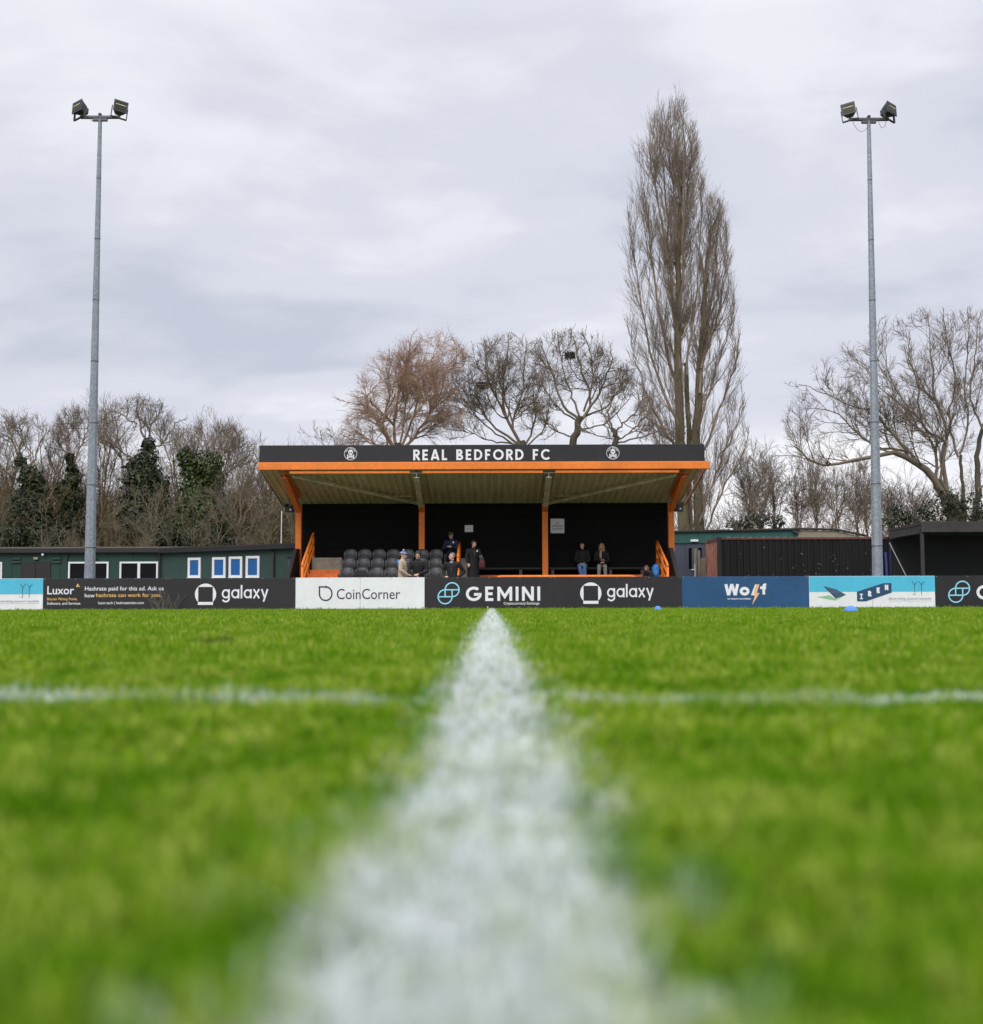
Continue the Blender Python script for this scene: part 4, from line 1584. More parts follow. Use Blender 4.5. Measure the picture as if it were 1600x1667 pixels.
M_CONTAINER = banded('black stained boards', (0.0085, 0.0075, 0.008), 0, 0.215, 0.55, 0.7, 0.55, 0.3)
M_RUSTLIT = surf('lit flank red steel', (0.52, 0.27, 0.20), 0.75, 0.3, 5, col2=(0.36, 0.12, 0.08))  # paler red: light on the ridge flanks put into the colour
M_MUD = surf('dried mud', (0.10, 0.085, 0.075), 0.9, 0.4, 9)
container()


def shelter():
    d0, d1 = 40.5, 43.7
    X0 = P(1500, 860, d0).x
    X1 = X0 + 6.2
    zt = P(1560, 848.5, d0).z
    zb = P(1560, 866, d0).z
    zr = P(1452, 860.5, d1).z
    t = thing('covered_shelter', 'black open-fronted spectator shelter with a deep roof board', 'shelter', ((X0 + X1) / 2, 42, G))
    m = MB(); m.bbox(X0, X1, d0, d0 + .06, zb, zt, .006); m.build('roof_board', M_SHELTER, t)
    m = MB()
    m.hexa([(X0 - .02, d0 + .061, zt - .12), (X1, d0 + .061, zt - .12), (X1, d1 + .2, zr - .08), (X0 - .02, d1 + .2, zr - .08), (X0 - .02, d0 + .061, zt - .04), (X1, d0 + .061, zt - .04), (X1, d1 + .2, zr), (X0 - .02, d1 + .2, zr)])
    m.build('roof', M_FELT, t)
    m = MB()
    m.prism([(d0 + .065, zb + .02), (d0 + .065, zt - .125), (d1 + .15, zr - .085), (d1 + .15, zr - .38)], 0, X0, X0 + .04)
    m.build('gable_board', M_SHELTER, t)
    m = MB(); m.box(X0 + .05, X1, d1, d1 + .08, G, zr - .09); m.build('back_wall', M_BLACKPAINT, t)
    for k in range(3):
        x = X0 + .05 + k * 2.95
        m = MB(); m.bbox(x - .05, x + .05, d0 + .08, d0 + .18, G, zb + .1, .006); m.build('post', M_SHELTER, t)
    for y in (d0 + 1.2, d0 + 2.3):
        m = MB(); m.box(X0 + .05, X1, y, y + .05, zb - .02, zb + .09); m.build('roof_beam', M_SHELTER, t)
    m = MB(); m.tube([(X0 + .02, d1, zr - .33), (X0 + .02, d0 + .2, zb - .02)], .03, 6); m.build('side_tie', M_SHELTER, t)
    a, b_ = P(1448, 884, d1), P(1476, 940, 42.2)
    m = MB(); m.tube([a, b_], .018, 6); m.build('brace_wire', M_GREY, t)


M_SHELTER = surf('dark stained timber', (0.045, 0.041, 0.038), 0.7, 0.35, 3, fine=0.2, bscale=25)
shelter()
a_, b_ = P(1441.5, 899, 43.8), P(1445.5, 940, 43.8)
tag(MB().tube([(a_.x, 43.8, a_.z), (b_.x, 43.8, G)], .045, 8).build('blue_pole', surf('violet blue paint', (.05, .06, .25), .5)), 'slim blue pole leaning between the container and the shelter', 'pole')
m_ = MB()
p0, p1 = P(1438, 882, 44.6), P(1452, 882, 44.6)
n_ = 9
vs_ = []
for j in range(7):
    for i in range(n_):
        vs_.append((p0.x + (p1.x - p0.x) * i / (n_ - 1), 43.92 + .05 * math.sin(i * 2.1 + j * .5), p0.z + (G - p0.z) * j / 6))
for j in range(7):
    for i in range(n_):
        vs_.append((p0.x + (p1.x - p0.x) * i / (n_ - 1), 43.95 + .05 * math.sin(i * 2.1 + j * .5), p0.z + (G - p0.z) * j / 6))
k_ = 7 * n_
fs_ = []
for o_ in (0, k_):
    fs_ += [(o_ + j * n_ + i, o_ + j * n_ + i + 1, o_ + (j + 1) * n_ + i + 1, o_ + (j + 1) * n_ + i) for j in range(6) for i in range(n_ - 1)]
for i in range(n_ - 1):
    fs_ += [(i, i + 1, k_ + i + 1, k_ + i)]
m_.add(vs_, fs_)
tag(m_.build('tarpaulin', M_TARP, smooth=True), 'dark blue tarpaulin hanging in the gap beside the shelter', 'tarpaulin')

# ------------------------------------------------------------------ trees
UP = np.array([0, 0, 1.0])


def nrm(v):
    return v / np.maximum(np.linalg.norm(v, axis=-1, keepdims=True), 1e-9)


def side_dirs(d, ang, rs, azim=None):
    """directions at ang from d, random azimuth"""
    ref = np.where(np.abs(d[:, 2:3]) < 0.9, np.array([[0, 0, 1.0]]), np.array([[1.0, 0, 0]]))
    u = nrm(np.cross(d, ref))
    v = np.cross(d, u)
    az = rs.uniform(0, 2 * np.pi, len(d)) if azim is None else azim
    return nrm(d * np.cos(ang)[:, None] + (u * np.cos(az)[:, None] + v * np.sin(az)[:, None]) * np.sin(ang)[:, None])


def grow(st, d, L, r0, tip, n, wander, trop, rs):
    """polylines (B, n, 3) with radii (B, n)"""
    B = len(st)
    pts = np.empty((B, n, 3))
    pts[:, 0] = st
    tv = np.asarray(trop, float)
    for i in range(1, n):
        d = nrm(d + rs.normal(0, wander, (B, 3)) + tv / n)
        pts[:, i] = pts[:, i - 1] + d * (L / (n - 1))[:, None]
    t = np.linspace(0, 1, n)[None]
    rad = r0[:, None] * (1 - t) + np.minimum(tip, r0)[:, None] * t
    return pts, rad


def spawn(pts, rad, L, per, t0, t1, ang, asd, ratio, rs, rk=.6, fall=.55, tp=1.0, pl=None):
    """child starts along parents"""
    B, n, _ = pts.shape
    cnt = np.maximum(0, np.round(per * L + rs.uniform(-.5, .5, B)).astype(int)) if pl else np.full(B, per)
    idx = np.repeat(np.arange(B), cnt)
    t = t0 + (t1 - t0) * rs.uniform(0, 1, len(idx)) ** tp
    f = t * (n - 1)
    i0 = np.minimum(f.astype(int), n - 2)
    w = (f - i0)[:, None]
    st = pts[idx, i0] * (1 - w) + pts[idx, i0 + 1] * w
    d = nrm(pts[idx, i0 + 1] - pts[idx, i0])
    r = rad[idx, i0] * (1 - w[:, 0]) + rad[idx, i0 + 1] * w[:, 0]
    dd = side_dirs(d, np.clip(rs.normal(ang, asd, len(idx)), .1, 1.6), rs)
    LL = L[idx] * ratio * (1 - fall * t) * rs.uniform(.65, 1.25, len(idx))
    return st, dd, LL, r * rk


def tubes_mesh(name, groups, mat):
    """one mesh from [(pts, rad, sides)]"""
    V, F4, off = [], [], 0
    for pts, rad, ns in groups:
        if len(pts) == 0: continue
        B, n, _ = pts.shape
        tan = np.empty_like(pts)
        tan[:, 1:-1] = pts[:, 2:] - pts[:, :-2]
        tan[:, 0] = pts[:, 1] - pts[:, 0]
        tan[:, -1] = pts[:, -1] - pts[:, -2]
        tan = nrm(tan)
        mean = nrm(pts[:, -1] - pts[:, 0])
        ref = np.where(np.abs(mean[:, 2:3]) < .8, np.array([[0, 0, 1.0]]), np.array([[1.0, 0.2, 0]]))[:, None, :]
        u = nrm(np.cross(tan, np.broadcast_to(ref, tan.shape)))
        v = np.cross(tan, u)
        a = np.arange(ns) * 2 * np.pi / ns
        ring = pts[:, :, None, :] + (u[:, :, None, :] * np.cos(a)[None, None, :, None] + v[:, :, None, :] * np.sin(a)[None, None, :, None]) * rad[:, :, None, None]
        V.append(ring.reshape(-1, 3))
        b = np.arange(B)[:, None, None] * n * ns
        i = np.arange(n - 1)[None, :, None] * ns
        k = np.arange(ns)[None, None, :]
        k2 = (k + 1) % ns
        q = np.stack([b + i + k, b + i + k2, b + i + ns + k2, b + i + ns + k], -1).reshape(-1, 4) + off
        F4.append(q)
        off += B * n * ns
    V = np.concatenate(V).astype(np.float32)
    F = np.concatenate(F4).astype(np.int32)
    return raw_mesh(name, V, F, mat)


def raw_mesh(name, V, F, mat, smooth=True):
    me = bpy.data.meshes.new(name)
    k = F.shape[1]
    me.vertices.add(len(V))
    me.vertices.foreach_set('co', V.ravel())
    me.loops.add(F.size)
    me.loops.foreach_set('vertex_index', F.ravel())
    me.polygons.add(len(F))
    me.polygons.foreach_set('loop_start', np.arange(len(F), dtype=np.int32) * k)
    me.polygons.foreach_set('loop_total', np.full(len(F), k, dtype=np.int32))
    me.update(calc_edges=True)
    if smooth:
        me.shade_smooth()
    me.materials.append(mat)
    return me


def catmull(ctrl, n):
    c = [np.asarray(x, float) for x in ctrl]
    c = [2 * c[0] - c[1]] + c + [2 * c[-1] - c[-2]]
    out = []
    m = len(c) - 3
    for q in np.linspace(0, m - 1e-6, n):
        i = int(q)
        t = q - i
        p0, p1, p2, p3 = c[i:i + 4]
        out.append(.5 * ((2 * p1) + (-p0 + p2) * t + (2 * p0 - 5 * p1 + 4 * p2 - p3) * t * t + (-p0 + 3 * p1 - 3 * p2 + p3) * t ** 3))
    return np.array(out)


def limb(pxs, d, r0, r1, n=14, dep=0.0, rs=None, jit=.05):
    """a limb drawn through photograph pixels at distance d, bending `dep` metres in depth"""
    c = []
    for i, (px, py) in enumerate(pxs):
        c.append(np.array(P(px, py, d + dep * i / max(1, len(pxs) - 1))))
    p = catmull(c, n)
    if rs is not None:
        p[1:] += rs.normal(0, jit, (n - 1, 3))
    return p[None], np.linspace(r0, r1, n)[None]


CAMI = np.array(CAMM.inverted())


def inside(poly):
    """the outline of a crown, as a test on world points"""
    pg = np.array(poly, float)

    def f(p):
        q = p @ CAMI[:3, :3].T + CAMI[:3, 3]
        px, py = 800 + FPX * q[:, 0] / -q[:, 2], 833.5 - FPX * q[:, 1] / -q[:, 2]
        c = np.zeros(len(p), bool)
        for (xa, ya), (xb, yb) in zip(pg, np.roll(pg, -1, 0)):
            k = ((ya > py) != (yb > py)) & (px < (xb - xa) * (py - ya) / (yb - ya + 1e-9) + xa)
            c ^= k
        return c
    return f


def tree_thing(name, label, base, group=None):
    return thing(name, label, 'tree', base, 0, group)


def put(mesh, name, parent):
    o = links(bpy.data.objects.new(name, mesh), parent)
    o.matrix_parent_inverse = Matrix.Translation(-Vector(parent.location))
    WLOC[o.name] = Vector((0, 0, 0))
    return o


def leaf_clump(centers, radii, n, size, rs, mat, name='ivy', parent=None):
    """many leaf-sized faces through the volume of overlapping lumps, most of them near the outside"""
    centers = np.asarray(centers, float)
    radii = np.asarray(radii, float)
    if radii.ndim == 1: radii = np.repeat(radii[:, None], 3, 1)
    vol = radii.prod(1) ** .67
    idx = rs.choice(len(centers), n, p=vol / vol.sum())
    dirv = nrm(rs.normal(size=(n, 3)))
    rr = rs.uniform(.25, 1, n) ** .45 * np.where(rs.uniform(0, 1, n) < .16, rs.uniform(1.0, 1.5, n), 1.0)
    lump = 1 + .22 * np.sin(dirv[:, 0] * 7 + idx) * np.cos(dirv[:, 2] * 6 + idx * 2)
    c = centers[idx] + dirv * radii[idx] * (rr * lump)[:, None]
    nr = nrm(dirv + rs.normal(0, .6, (n, 3)) + np.array([0, -.1, .35]))
    u = nrm(np.cross(nr, rs.normal(size=(n, 3))))
    v = np.cross(nr, u)
    s = size * rs.uniform(.6, 1.4, n)[:, None]
    q = np.stack([c - u * s * .5, c + v * s * .38 + nr * s * .12, c + u * s * .62, c - v * s * .38 + nr * s * .12], 1)
    me = raw_mesh(name, q.reshape(-1, 3).astype(np.float32), np.arange(n * 4, dtype=np.int32).reshape(-1, 4), mat, smooth=False)
    return me


def leaf_mat(name, a, b_):
    m, nt, b = new_mat(name)
    L = nt.links.new
    g = _node(nt, 'ShaderNodeNewGeometry')
    tc = _node(nt, 'ShaderNodeTexCoord')
    n = _node(nt, 'ShaderNodeTexNoise')
    n.inputs['Scale'].default_value = 1.3
    n.inputs['Detail'].default_value = 4
    L(tc.outputs['Object'], n.inputs['Vector'])
    k = _node(nt, 'ShaderNodeMath', operation='MULTIPLY_ADD')
    L(g.outputs['Random Per Island'], k.inputs[0])
    k.inputs[1].default_value = .6
    s = _node(nt, 'ShaderNodeMath', operation='MULTIPLY_ADD')
    L(n.outputs['Fac'], s.inputs[0])
    s.inputs[1].default_value = 1.3
    s.inputs[2].default_value = -.42
    L(s.outputs[0], k.inputs[2])
    r = _node(nt, 'ShaderNodeValToRGB')
    r.color_ramp.elements[0].color = (*a, 1)
    r.color_ramp.elements[1].color = (*b_, 1)
    L(k.outputs[0], r.inputs[0])
    L(r.outputs[0], b.inputs['Base Color'])
    b.inputs['Roughness'].default_value = .45
    b.inputs['Specular IOR Level'].default_value = .3
    return m


M_BARK = surf('grey brown bark', (0.105, 0.082, 0.060), 0.9, 0.35, 1.5, col2=(0.060, 0.055, 0.036), bump=.5, bscale=14)
M_TWIG = surf('brown grey twigs', (0.235, 0.178, 0.130), 0.9, 0.3, .6, col2=(0.135, 0.107, 0.080))
M_POPBARK = surf('olive poplar bark', (0.155, 0.120, 0.068), 0.9, 0.35, 1.2, col2=(0.095, 0.088, 0.036), bump=.5, bscale=10, stretch=(1, 1, .3))
M_POPTWIG = surf('poplar twigs', (0.29, 0.220, 0.165), 0.9, 0.3, .5, col2=(0.18, 0.142, 0.108))
M_WILLOW = surf('reddish willow twigs', (0.46, 0.285, 0.19), 0.85, 0.3, .5, col2=(0.25, 0.165, 0.112))
M_THICKET = surf('thicket stems', (0.215, 0.145, 0.066), 0.9, 0.3, .45, col2=(0.098, 0.072, 0.032))
M_PALETWIG = surf('pale olive twigs', (0.21, 0.175, 0.105), 0.9, 0.3, .8, col2=(0.12, 0.105, 0.065))
M_IVY = leaf_mat('dark ivy leaves', (0.006, 0.012, 0.004), (0.040, 0.056, 0.017))
M_IVYB = leaf_mat('green ivy leaves', (0.009, 0.020, 0.004), (0.066, 0.098, 0.018))
M_SHRUBLEAF = leaf_mat('dull evergreen leaves', (0.014, 0.020, 0.010), (0.055, 0.065, 0.035))
M_NEST = surf('nest twigs', (0.045, 0.033, 0.024), .9, .3, 6)


def crown_from(limbs, rs, spec, keep=None):
    """limbs: [(pts (1,n,3), rad)] drawn by hand; spec: per level dict. Returns groups for the crown"""
    P_ = np.concatenate([l[0] for l in limbs])
    R_ = np.concatenate([l[1] for l in limbs])
    groups = []
    cur = (P_, R_, np.linalg.norm(np.diff(P_, axis=1), axis=2).sum(1))
    for s in spec:
        st, d, L, r = spawn(*cur, s['per'], s.get('t0', .2), s.get('t1', 1.0), s['ang'], s.get('asd', .2), s['ratio'], rs, s.get('rk', .6), s.get('fall', .5), s.get('tp', 1.0), s.get('pl'))
        if 'min' in s:
            L = np.maximum(L, s['min'])
        if 'max' in s:
            L = np.minimum(L, s['max'] * rs.uniform(.7, 1.1, len(L)))
        if 'bias' in s:
            d = nrm(d + np.array(s['bias']))
        lev = spec.index(s)
        if keep is not None and lev < len(spec) - 1:
            # branches die back unevenly towards the outline; the last twigs are free of it
            slack = rs.uniform(.72, 1.12, len(L))
            for _ in range(3 if lev < 2 else 1):
                k = keep(st + nrm(d + np.array(s.get('trop', (0, 0, .3))) * .5) * (L * slack)[:, None])
                L = np.where(k, L, L * rs.uniform(.45, .8, len(L)))
        r = np.maximum(r, s.get('rmin', .008))
        if 'rmax' in s: r = np.minimum(r, s['rmax'])
        pts, rad = grow(st, d, L, r, np.full(len(L), s.get('tip', .006)), s.get('n', 5), s.get('wander', .12), s.get('trop', (0, 0, .3)), rs)
        groups.append((pts, rad, s.get('sides', 3)))
        cur = (pts, rad, L)
        if 'all' in s:
            pass
    return groups


def deciduous(name, label, d, trunk, limbs, seed, spec, twig, bark=M_BARK, group='bare trees behind the ground', env=None):
    rs = np.random.default_rng(seed)
    tl = [limb(px, d, r0 * .72, r1 * .66, 16, dep, rs, .04) for px, r0, r1, dep in trunk]
    ll = [limb(px, d, r0 * .46, min(r1, .011), 16, dep, rs, .035) for px, r0, r1, dep in limbs]
    b = tl[0][0][0, 0]
    t = tree_thing(name, label, (b[0], b[1], G), group)
    # the trunk goes into the ground
    for x in tl:
        if x[0][0, 0, 2] > G: x[0][0, 0, 2] = G - .1
    put(tubes_mesh('trunk', [(a, r, 8) for a, r in tl], bark), 'trunk', t)
    groups = [(a, r, 6) for a, r in ll] + crown_from(ll, rs, spec, inside(env) if env else None)
    put(tubes_mesh('crown', groups, twig), 'crown', t)
    return t


ROUND = [dict(per=10, ang=.74, asd=.22, ratio=.44, t0=.22, t1=1, rk=.60, n=9, wander=.17, trop=(0, 0, .45), tip=.011, sides=4, fall=.45, rmax=.05),
         dict(per=4.4, pl=1, ang=.70, asd=.22, ratio=.52, t0=.12, rk=.58, n=7, wander=.17, trop=(0, 0, .30), tip=.008, rmin=.0105, fall=.35),
         dict(per=7, pl=1, ang=.70, asd=.22, ratio=.58, t0=.12, rk=.62, n=5, wander=.13, trop=(0, 0, .3), tip=.0045, rmin=.0072, fall=.3),
         dict(per=9, pl=1, ang=.58, asd=.22, ratio=.85, t0=.12, rk=.7, n=4, wander=.09, trop=(0, 0, .25), tip=.0030, rmin=.0046, fall=.2, min=.30)]

# reddish tree with fine hanging twigs
WIL = [dict(per=12, ang=.62, asd=.25, ratio=.46, t0=.15, rk=.5, n=9, wander=.12, trop=(-.12, 0, .15), tip=.010, sides=4, fall=.40, rmax=.035),
       dict(per=5.6, pl=1, ang=.6, asd=.25, ratio=.55, t0=.12, rk=.55, n=8, wander=.13, trop=(-.14, 0, -.05), tip=.006, rmin=.0085, fall=.35),
       dict(per=13, pl=1, ang=.5, asd=.22, ratio=.85, t0=.08, rk=.7, n=7, wander=.11, trop=(-.16, 0, -.40), tip=.0035, rmin=.0052, fall=.3, min=.4)]
deciduous('willow_tree', 'bare reddish tree with fine drooping twigs above the grandstand roof', 61, [([(652, 985), (655, 840), (648, 720)], .34, .26, 0)],
          [([(648, 740), (640, 690), (655, 620), (668, 560), (672, 540)], .20, .03, .6), ([(648, 740), (610, 680), (585, 650)], .15, .03, -.8),
           ([(648, 745), (625, 690), (635, 630), (625, 590)], .16, .03, -1.2), ([(648, 740), (690, 690), (720, 630), (735, 580)], .18, .03, -.6),
           ([(648, 750), (600, 715), (572, 700)], .14, .03, .8), ([(650, 735), (680, 660), (700, 590), (715, 550)], .16, .03, 1.3),
           ([(650, 740), (690, 700), (745, 690)], .13, .03, 1.0), ([(648, 740), (660, 650), (645, 575)], .14, .03, -.3), ([(648, 755), (610, 725), (580, 715), (562, 716)], .11, .03, -.6), ([(640, 690), (600, 650), (592, 625)], .11, .03, .9), ([(660, 650), (690, 610), (745, 600), (760, 580)], .11, .03, .4)],
          21, WIL, M_WILLOW, env=[(535, 740), (560, 695), (574, 650), (590, 605), (630, 562), (680, 545), (712, 540), (735, 540), (755, 570), (775, 610), (790, 740)])

deciduous('bare_tree', 'bare tree with leaning olive stems and a nest low in its crown', 63, [([(868, 985), (868, 820), (850, 720)], .36, .28, 0)],
          [([(850, 735), (825, 680), (820, 620), (828, 560), (830, 545)], .20, .03, .4), ([(850, 735), (835, 690), (848, 640), (855, 580), (856, 548)], .16, .03, -1.0),
           ([(845, 725), (800, 690), (775, 640), (765, 600)], .15, .03, -.4), ([(850, 725), (790, 715), (745, 690)], .12, .03, .9),
           ([(825, 680), (795, 620), (790, 570), (795, 555)], .12, .03, 1.2), ([(850, 735), (870, 690), (868, 640), (872, 600)], .14, .03, 1.0),
           ([(835, 690), (815, 640), (770, 625), (740, 640)], .11, .03, -1.4), ([(845, 730), (800, 700), (760, 660), (738, 620)], .12, .03, 1.4), ([(850, 730), (880, 705), (893, 670), (895, 640)], .10, .03, -.5),
           ([(825, 680), (805, 640), (775, 590), (770, 560)], .10, .03, .2)],
          22, ROUND, M_TWIG, env=[(712, 740), (722, 650), (742, 590), (778, 552), (820, 545), (852, 542), (876, 555), (890, 610), (900, 740)])
deciduous('bare_tree', 'bare round-headed tree with a nest near its top, beside the poplar', 62, [([(938, 985), (936, 800), (934, 722), (945, 680)], .34, .24, 0)],
          [([(945, 685), (962, 650), (945, 600), (935, 555), (925, 535)], .18, .03, .5), ([(945, 685), (975, 640), (995, 590), (990, 555)], .16, .03, -.8),
           ([(944, 685), (912, 655), (900, 610), (885, 570), (880, 550)], .16, .03, -.5), ([(944, 685), (930, 640), (915, 590), (925, 560)], .13, .03, 1.2),
           ([(945, 680), (990, 660), (1012, 620), (1010, 590)], .14, .03, 1.0), ([(944, 690), (905, 660), (880, 620), (868, 600)], .12, .03, 1.0),
           ([(950, 670), (965, 620), (960, 570), (950, 545)], .12, .03, -1.2), ([(938, 715), (905, 700), (880, 670), (865, 640)], .10, .03, -1.0), ([(940, 700), (985, 690), (1015, 660), (1030, 640)], .10, .03, -1.0)],
          23, ROUND, M_TWIG, env=[(850, 740), (852, 600), (868, 556), (902, 540), (945, 538), (988, 548), (1014, 572), (1030, 610), (1035, 740)])
deciduous('bare_tree', 'small bare tree half hidden by the poplar, over the right end of the roof', 60, [([(1004, 985), (1003, 800), (1003, 722), (998, 700)], .26, .18, 0)],
          [([(998, 700), (1015, 690), (1035, 670), (1048, 640), (1050, 610)], .12, .02, .5), ([(998, 702), (990, 670), (1000, 630), (1010, 600)], .12, .02, -.6),
           ([(1003, 722), (1040, 712), (1085, 700), (1100, 706)], .11, .03, -.8), ([(998, 700), (980, 670), (985, 640)], .09, .02, .8),
           ([(1003, 718), (1030, 700), (1060, 660), (1065, 630)], .10, .02, .8), ([(1000, 715), (960, 705), (935, 690)], .08, .02, .3)],
          24, ROUND, M_TWIG, env=[(925, 740), (968, 640), (1000, 600), (1035, 590), (1062, 615), (1100, 690), (1110, 740)])
SMALL = [dict(per=9, ang=.55, asd=.2, ratio=.42, t0=.15, rk=.55, n=7, wander=.13, trop=(0, 0, .35), tip=.007, fall=.35),
         dict(per=5.5, pl=1, ang=.55, asd=.2, ratio=.6, t0=.12, rk=.65, n=5, wander=.13, trop=(0, 0, .3), tip=.005, rmin=.0075, fall=.3),
         dict(per=7.5, pl=1, ang=.55, asd=.2, ratio=.6, t0=.12, rk=.7, n=4, wander=.12, trop=(0, 0, .2), tip=.004, rmin=.0052, fall=.3, min=.22)]
deciduous('bare_tree', 'sprigs of a low bare tree beyond the left end of the grandstand roof', 64, [([(548, 985), (548, 850), (545, 760)], .16, .10, 0)],
          [([(545, 765), (535, 735), (522, 718), (512, 708)], .06, .015, .3), ([(545, 765), (550, 725), (545, 703)], .06, .015, -.4), ([(545, 770), (570, 735), (580, 715)], .06, .015, .6),
           ([(545, 770), (530, 750), (510, 735)], .05, .012, .8)], 25, SMALL, M_TWIG)

# big spreading tree on the right
deciduous('bare_tree', 'broad bare tree with a heavy bough reaching across the mast, above the shelter', 52,
          [([(1560, 985), (1556, 850), (1542, 810)], .62, .50, 0), ([(1600, 985), (1588, 860), (1592, 800), (1590, 740), (1602, 690)], .24, .12, .6), ([(1568, 985), (1570, 840), (1560, 740)], .15, .09, -.3)],
          [([(1545, 825), (1525, 785), (1495, 755), (1462, 738), (1425, 742), (1380, 752), (1335, 755), (1300, 735), (1285, 722)], .38, .02, -.9),
           ([(1495, 755), (1465, 720), (1440, 690), (1425, 670), (1385, 660), (1340, 640), (1300, 625)], .15, .02, -.5),
           ([(1505, 765), (1470, 735), (1420, 725), (1385, 695), (1355, 668), (1310, 665)], .15, .02, .8),
           ([(1545, 815), (1520, 790), (1525, 745), (1510, 710), (1495, 680), (1440, 640), (1410, 600)], .18, .02, .8),
           ([(1545, 815), (1535, 740), (1540, 700), (1520, 640), (1515, 580), (1510, 510)], .20, .02, .5),
           ([(1540, 720), (1500, 690), (1495, 630), (1480, 580), (1480, 540)], .13, .02, -.9),
           ([(1545, 815), (1530, 770), (1540, 720), (1500, 705), (1475, 660), (1445, 610), (1440, 560)], .14, .02, -1.5),
           ([(1560, 745), (1545, 690), (1555, 620), (1540, 550), (1535, 505)], .11, .02, .4),
           ([(1562, 740), (1575, 690), (1570, 620), (1575, 560), (1575, 500)], .10, .02, -.4),
           ([(1600, 700), (1580, 650), (1585, 580), (1595, 510)], .11, .02, .6),
           ([(1602, 700), (1625, 640), (1630, 570), (1625, 510)], .12, .02, .6),
           ([(1602, 690), (1650, 650), (1680, 600), (1690, 560)], .11, .02, .2),
           ([(1592, 800), (1640, 750), (1690, 720)], .10, .02, .4)],
          26, [dict(per=13, ang=.66, asd=.22, ratio=.33, t0=.15, rk=.56, n=9, wander=.14, trop=(0, 0, .6), tip=.009, sides=4, fall=.4, rmax=.040),
               dict(per=3.4, pl=1, ang=.62, asd=.22, ratio=.52, t0=.12, rk=.6, n=7, wander=.14, trop=(0, 0, .45), tip=.0065, rmin=.0085, fall=.35),
               dict(per=6.5, pl=1, ang=.58, asd=.22, ratio=.66, t0=.12, rk=.65, n=5, wander=.11, trop=(0, 0, .35), tip=.0042, rmin=.006, fall=.3, min=.25),
               dict(per=7.5, pl=1, ang=.55, asd=.22, ratio=.80, t0=.15, rk=.7, n=3, wander=.09, trop=(0, 0, .25), tip=.003, rmin=.0045, fall=.3, min=.2)], M_TWIG,
          env=[(1262, 800), (1272, 700), (1284, 620), (1335, 588), (1395, 545), (1430, 515), (1470, 520), (1512, 498), (1545, 515), (1575, 498), (1612, 505), (1665, 520), (1740, 600), (1760, 850), (1400, 850)])


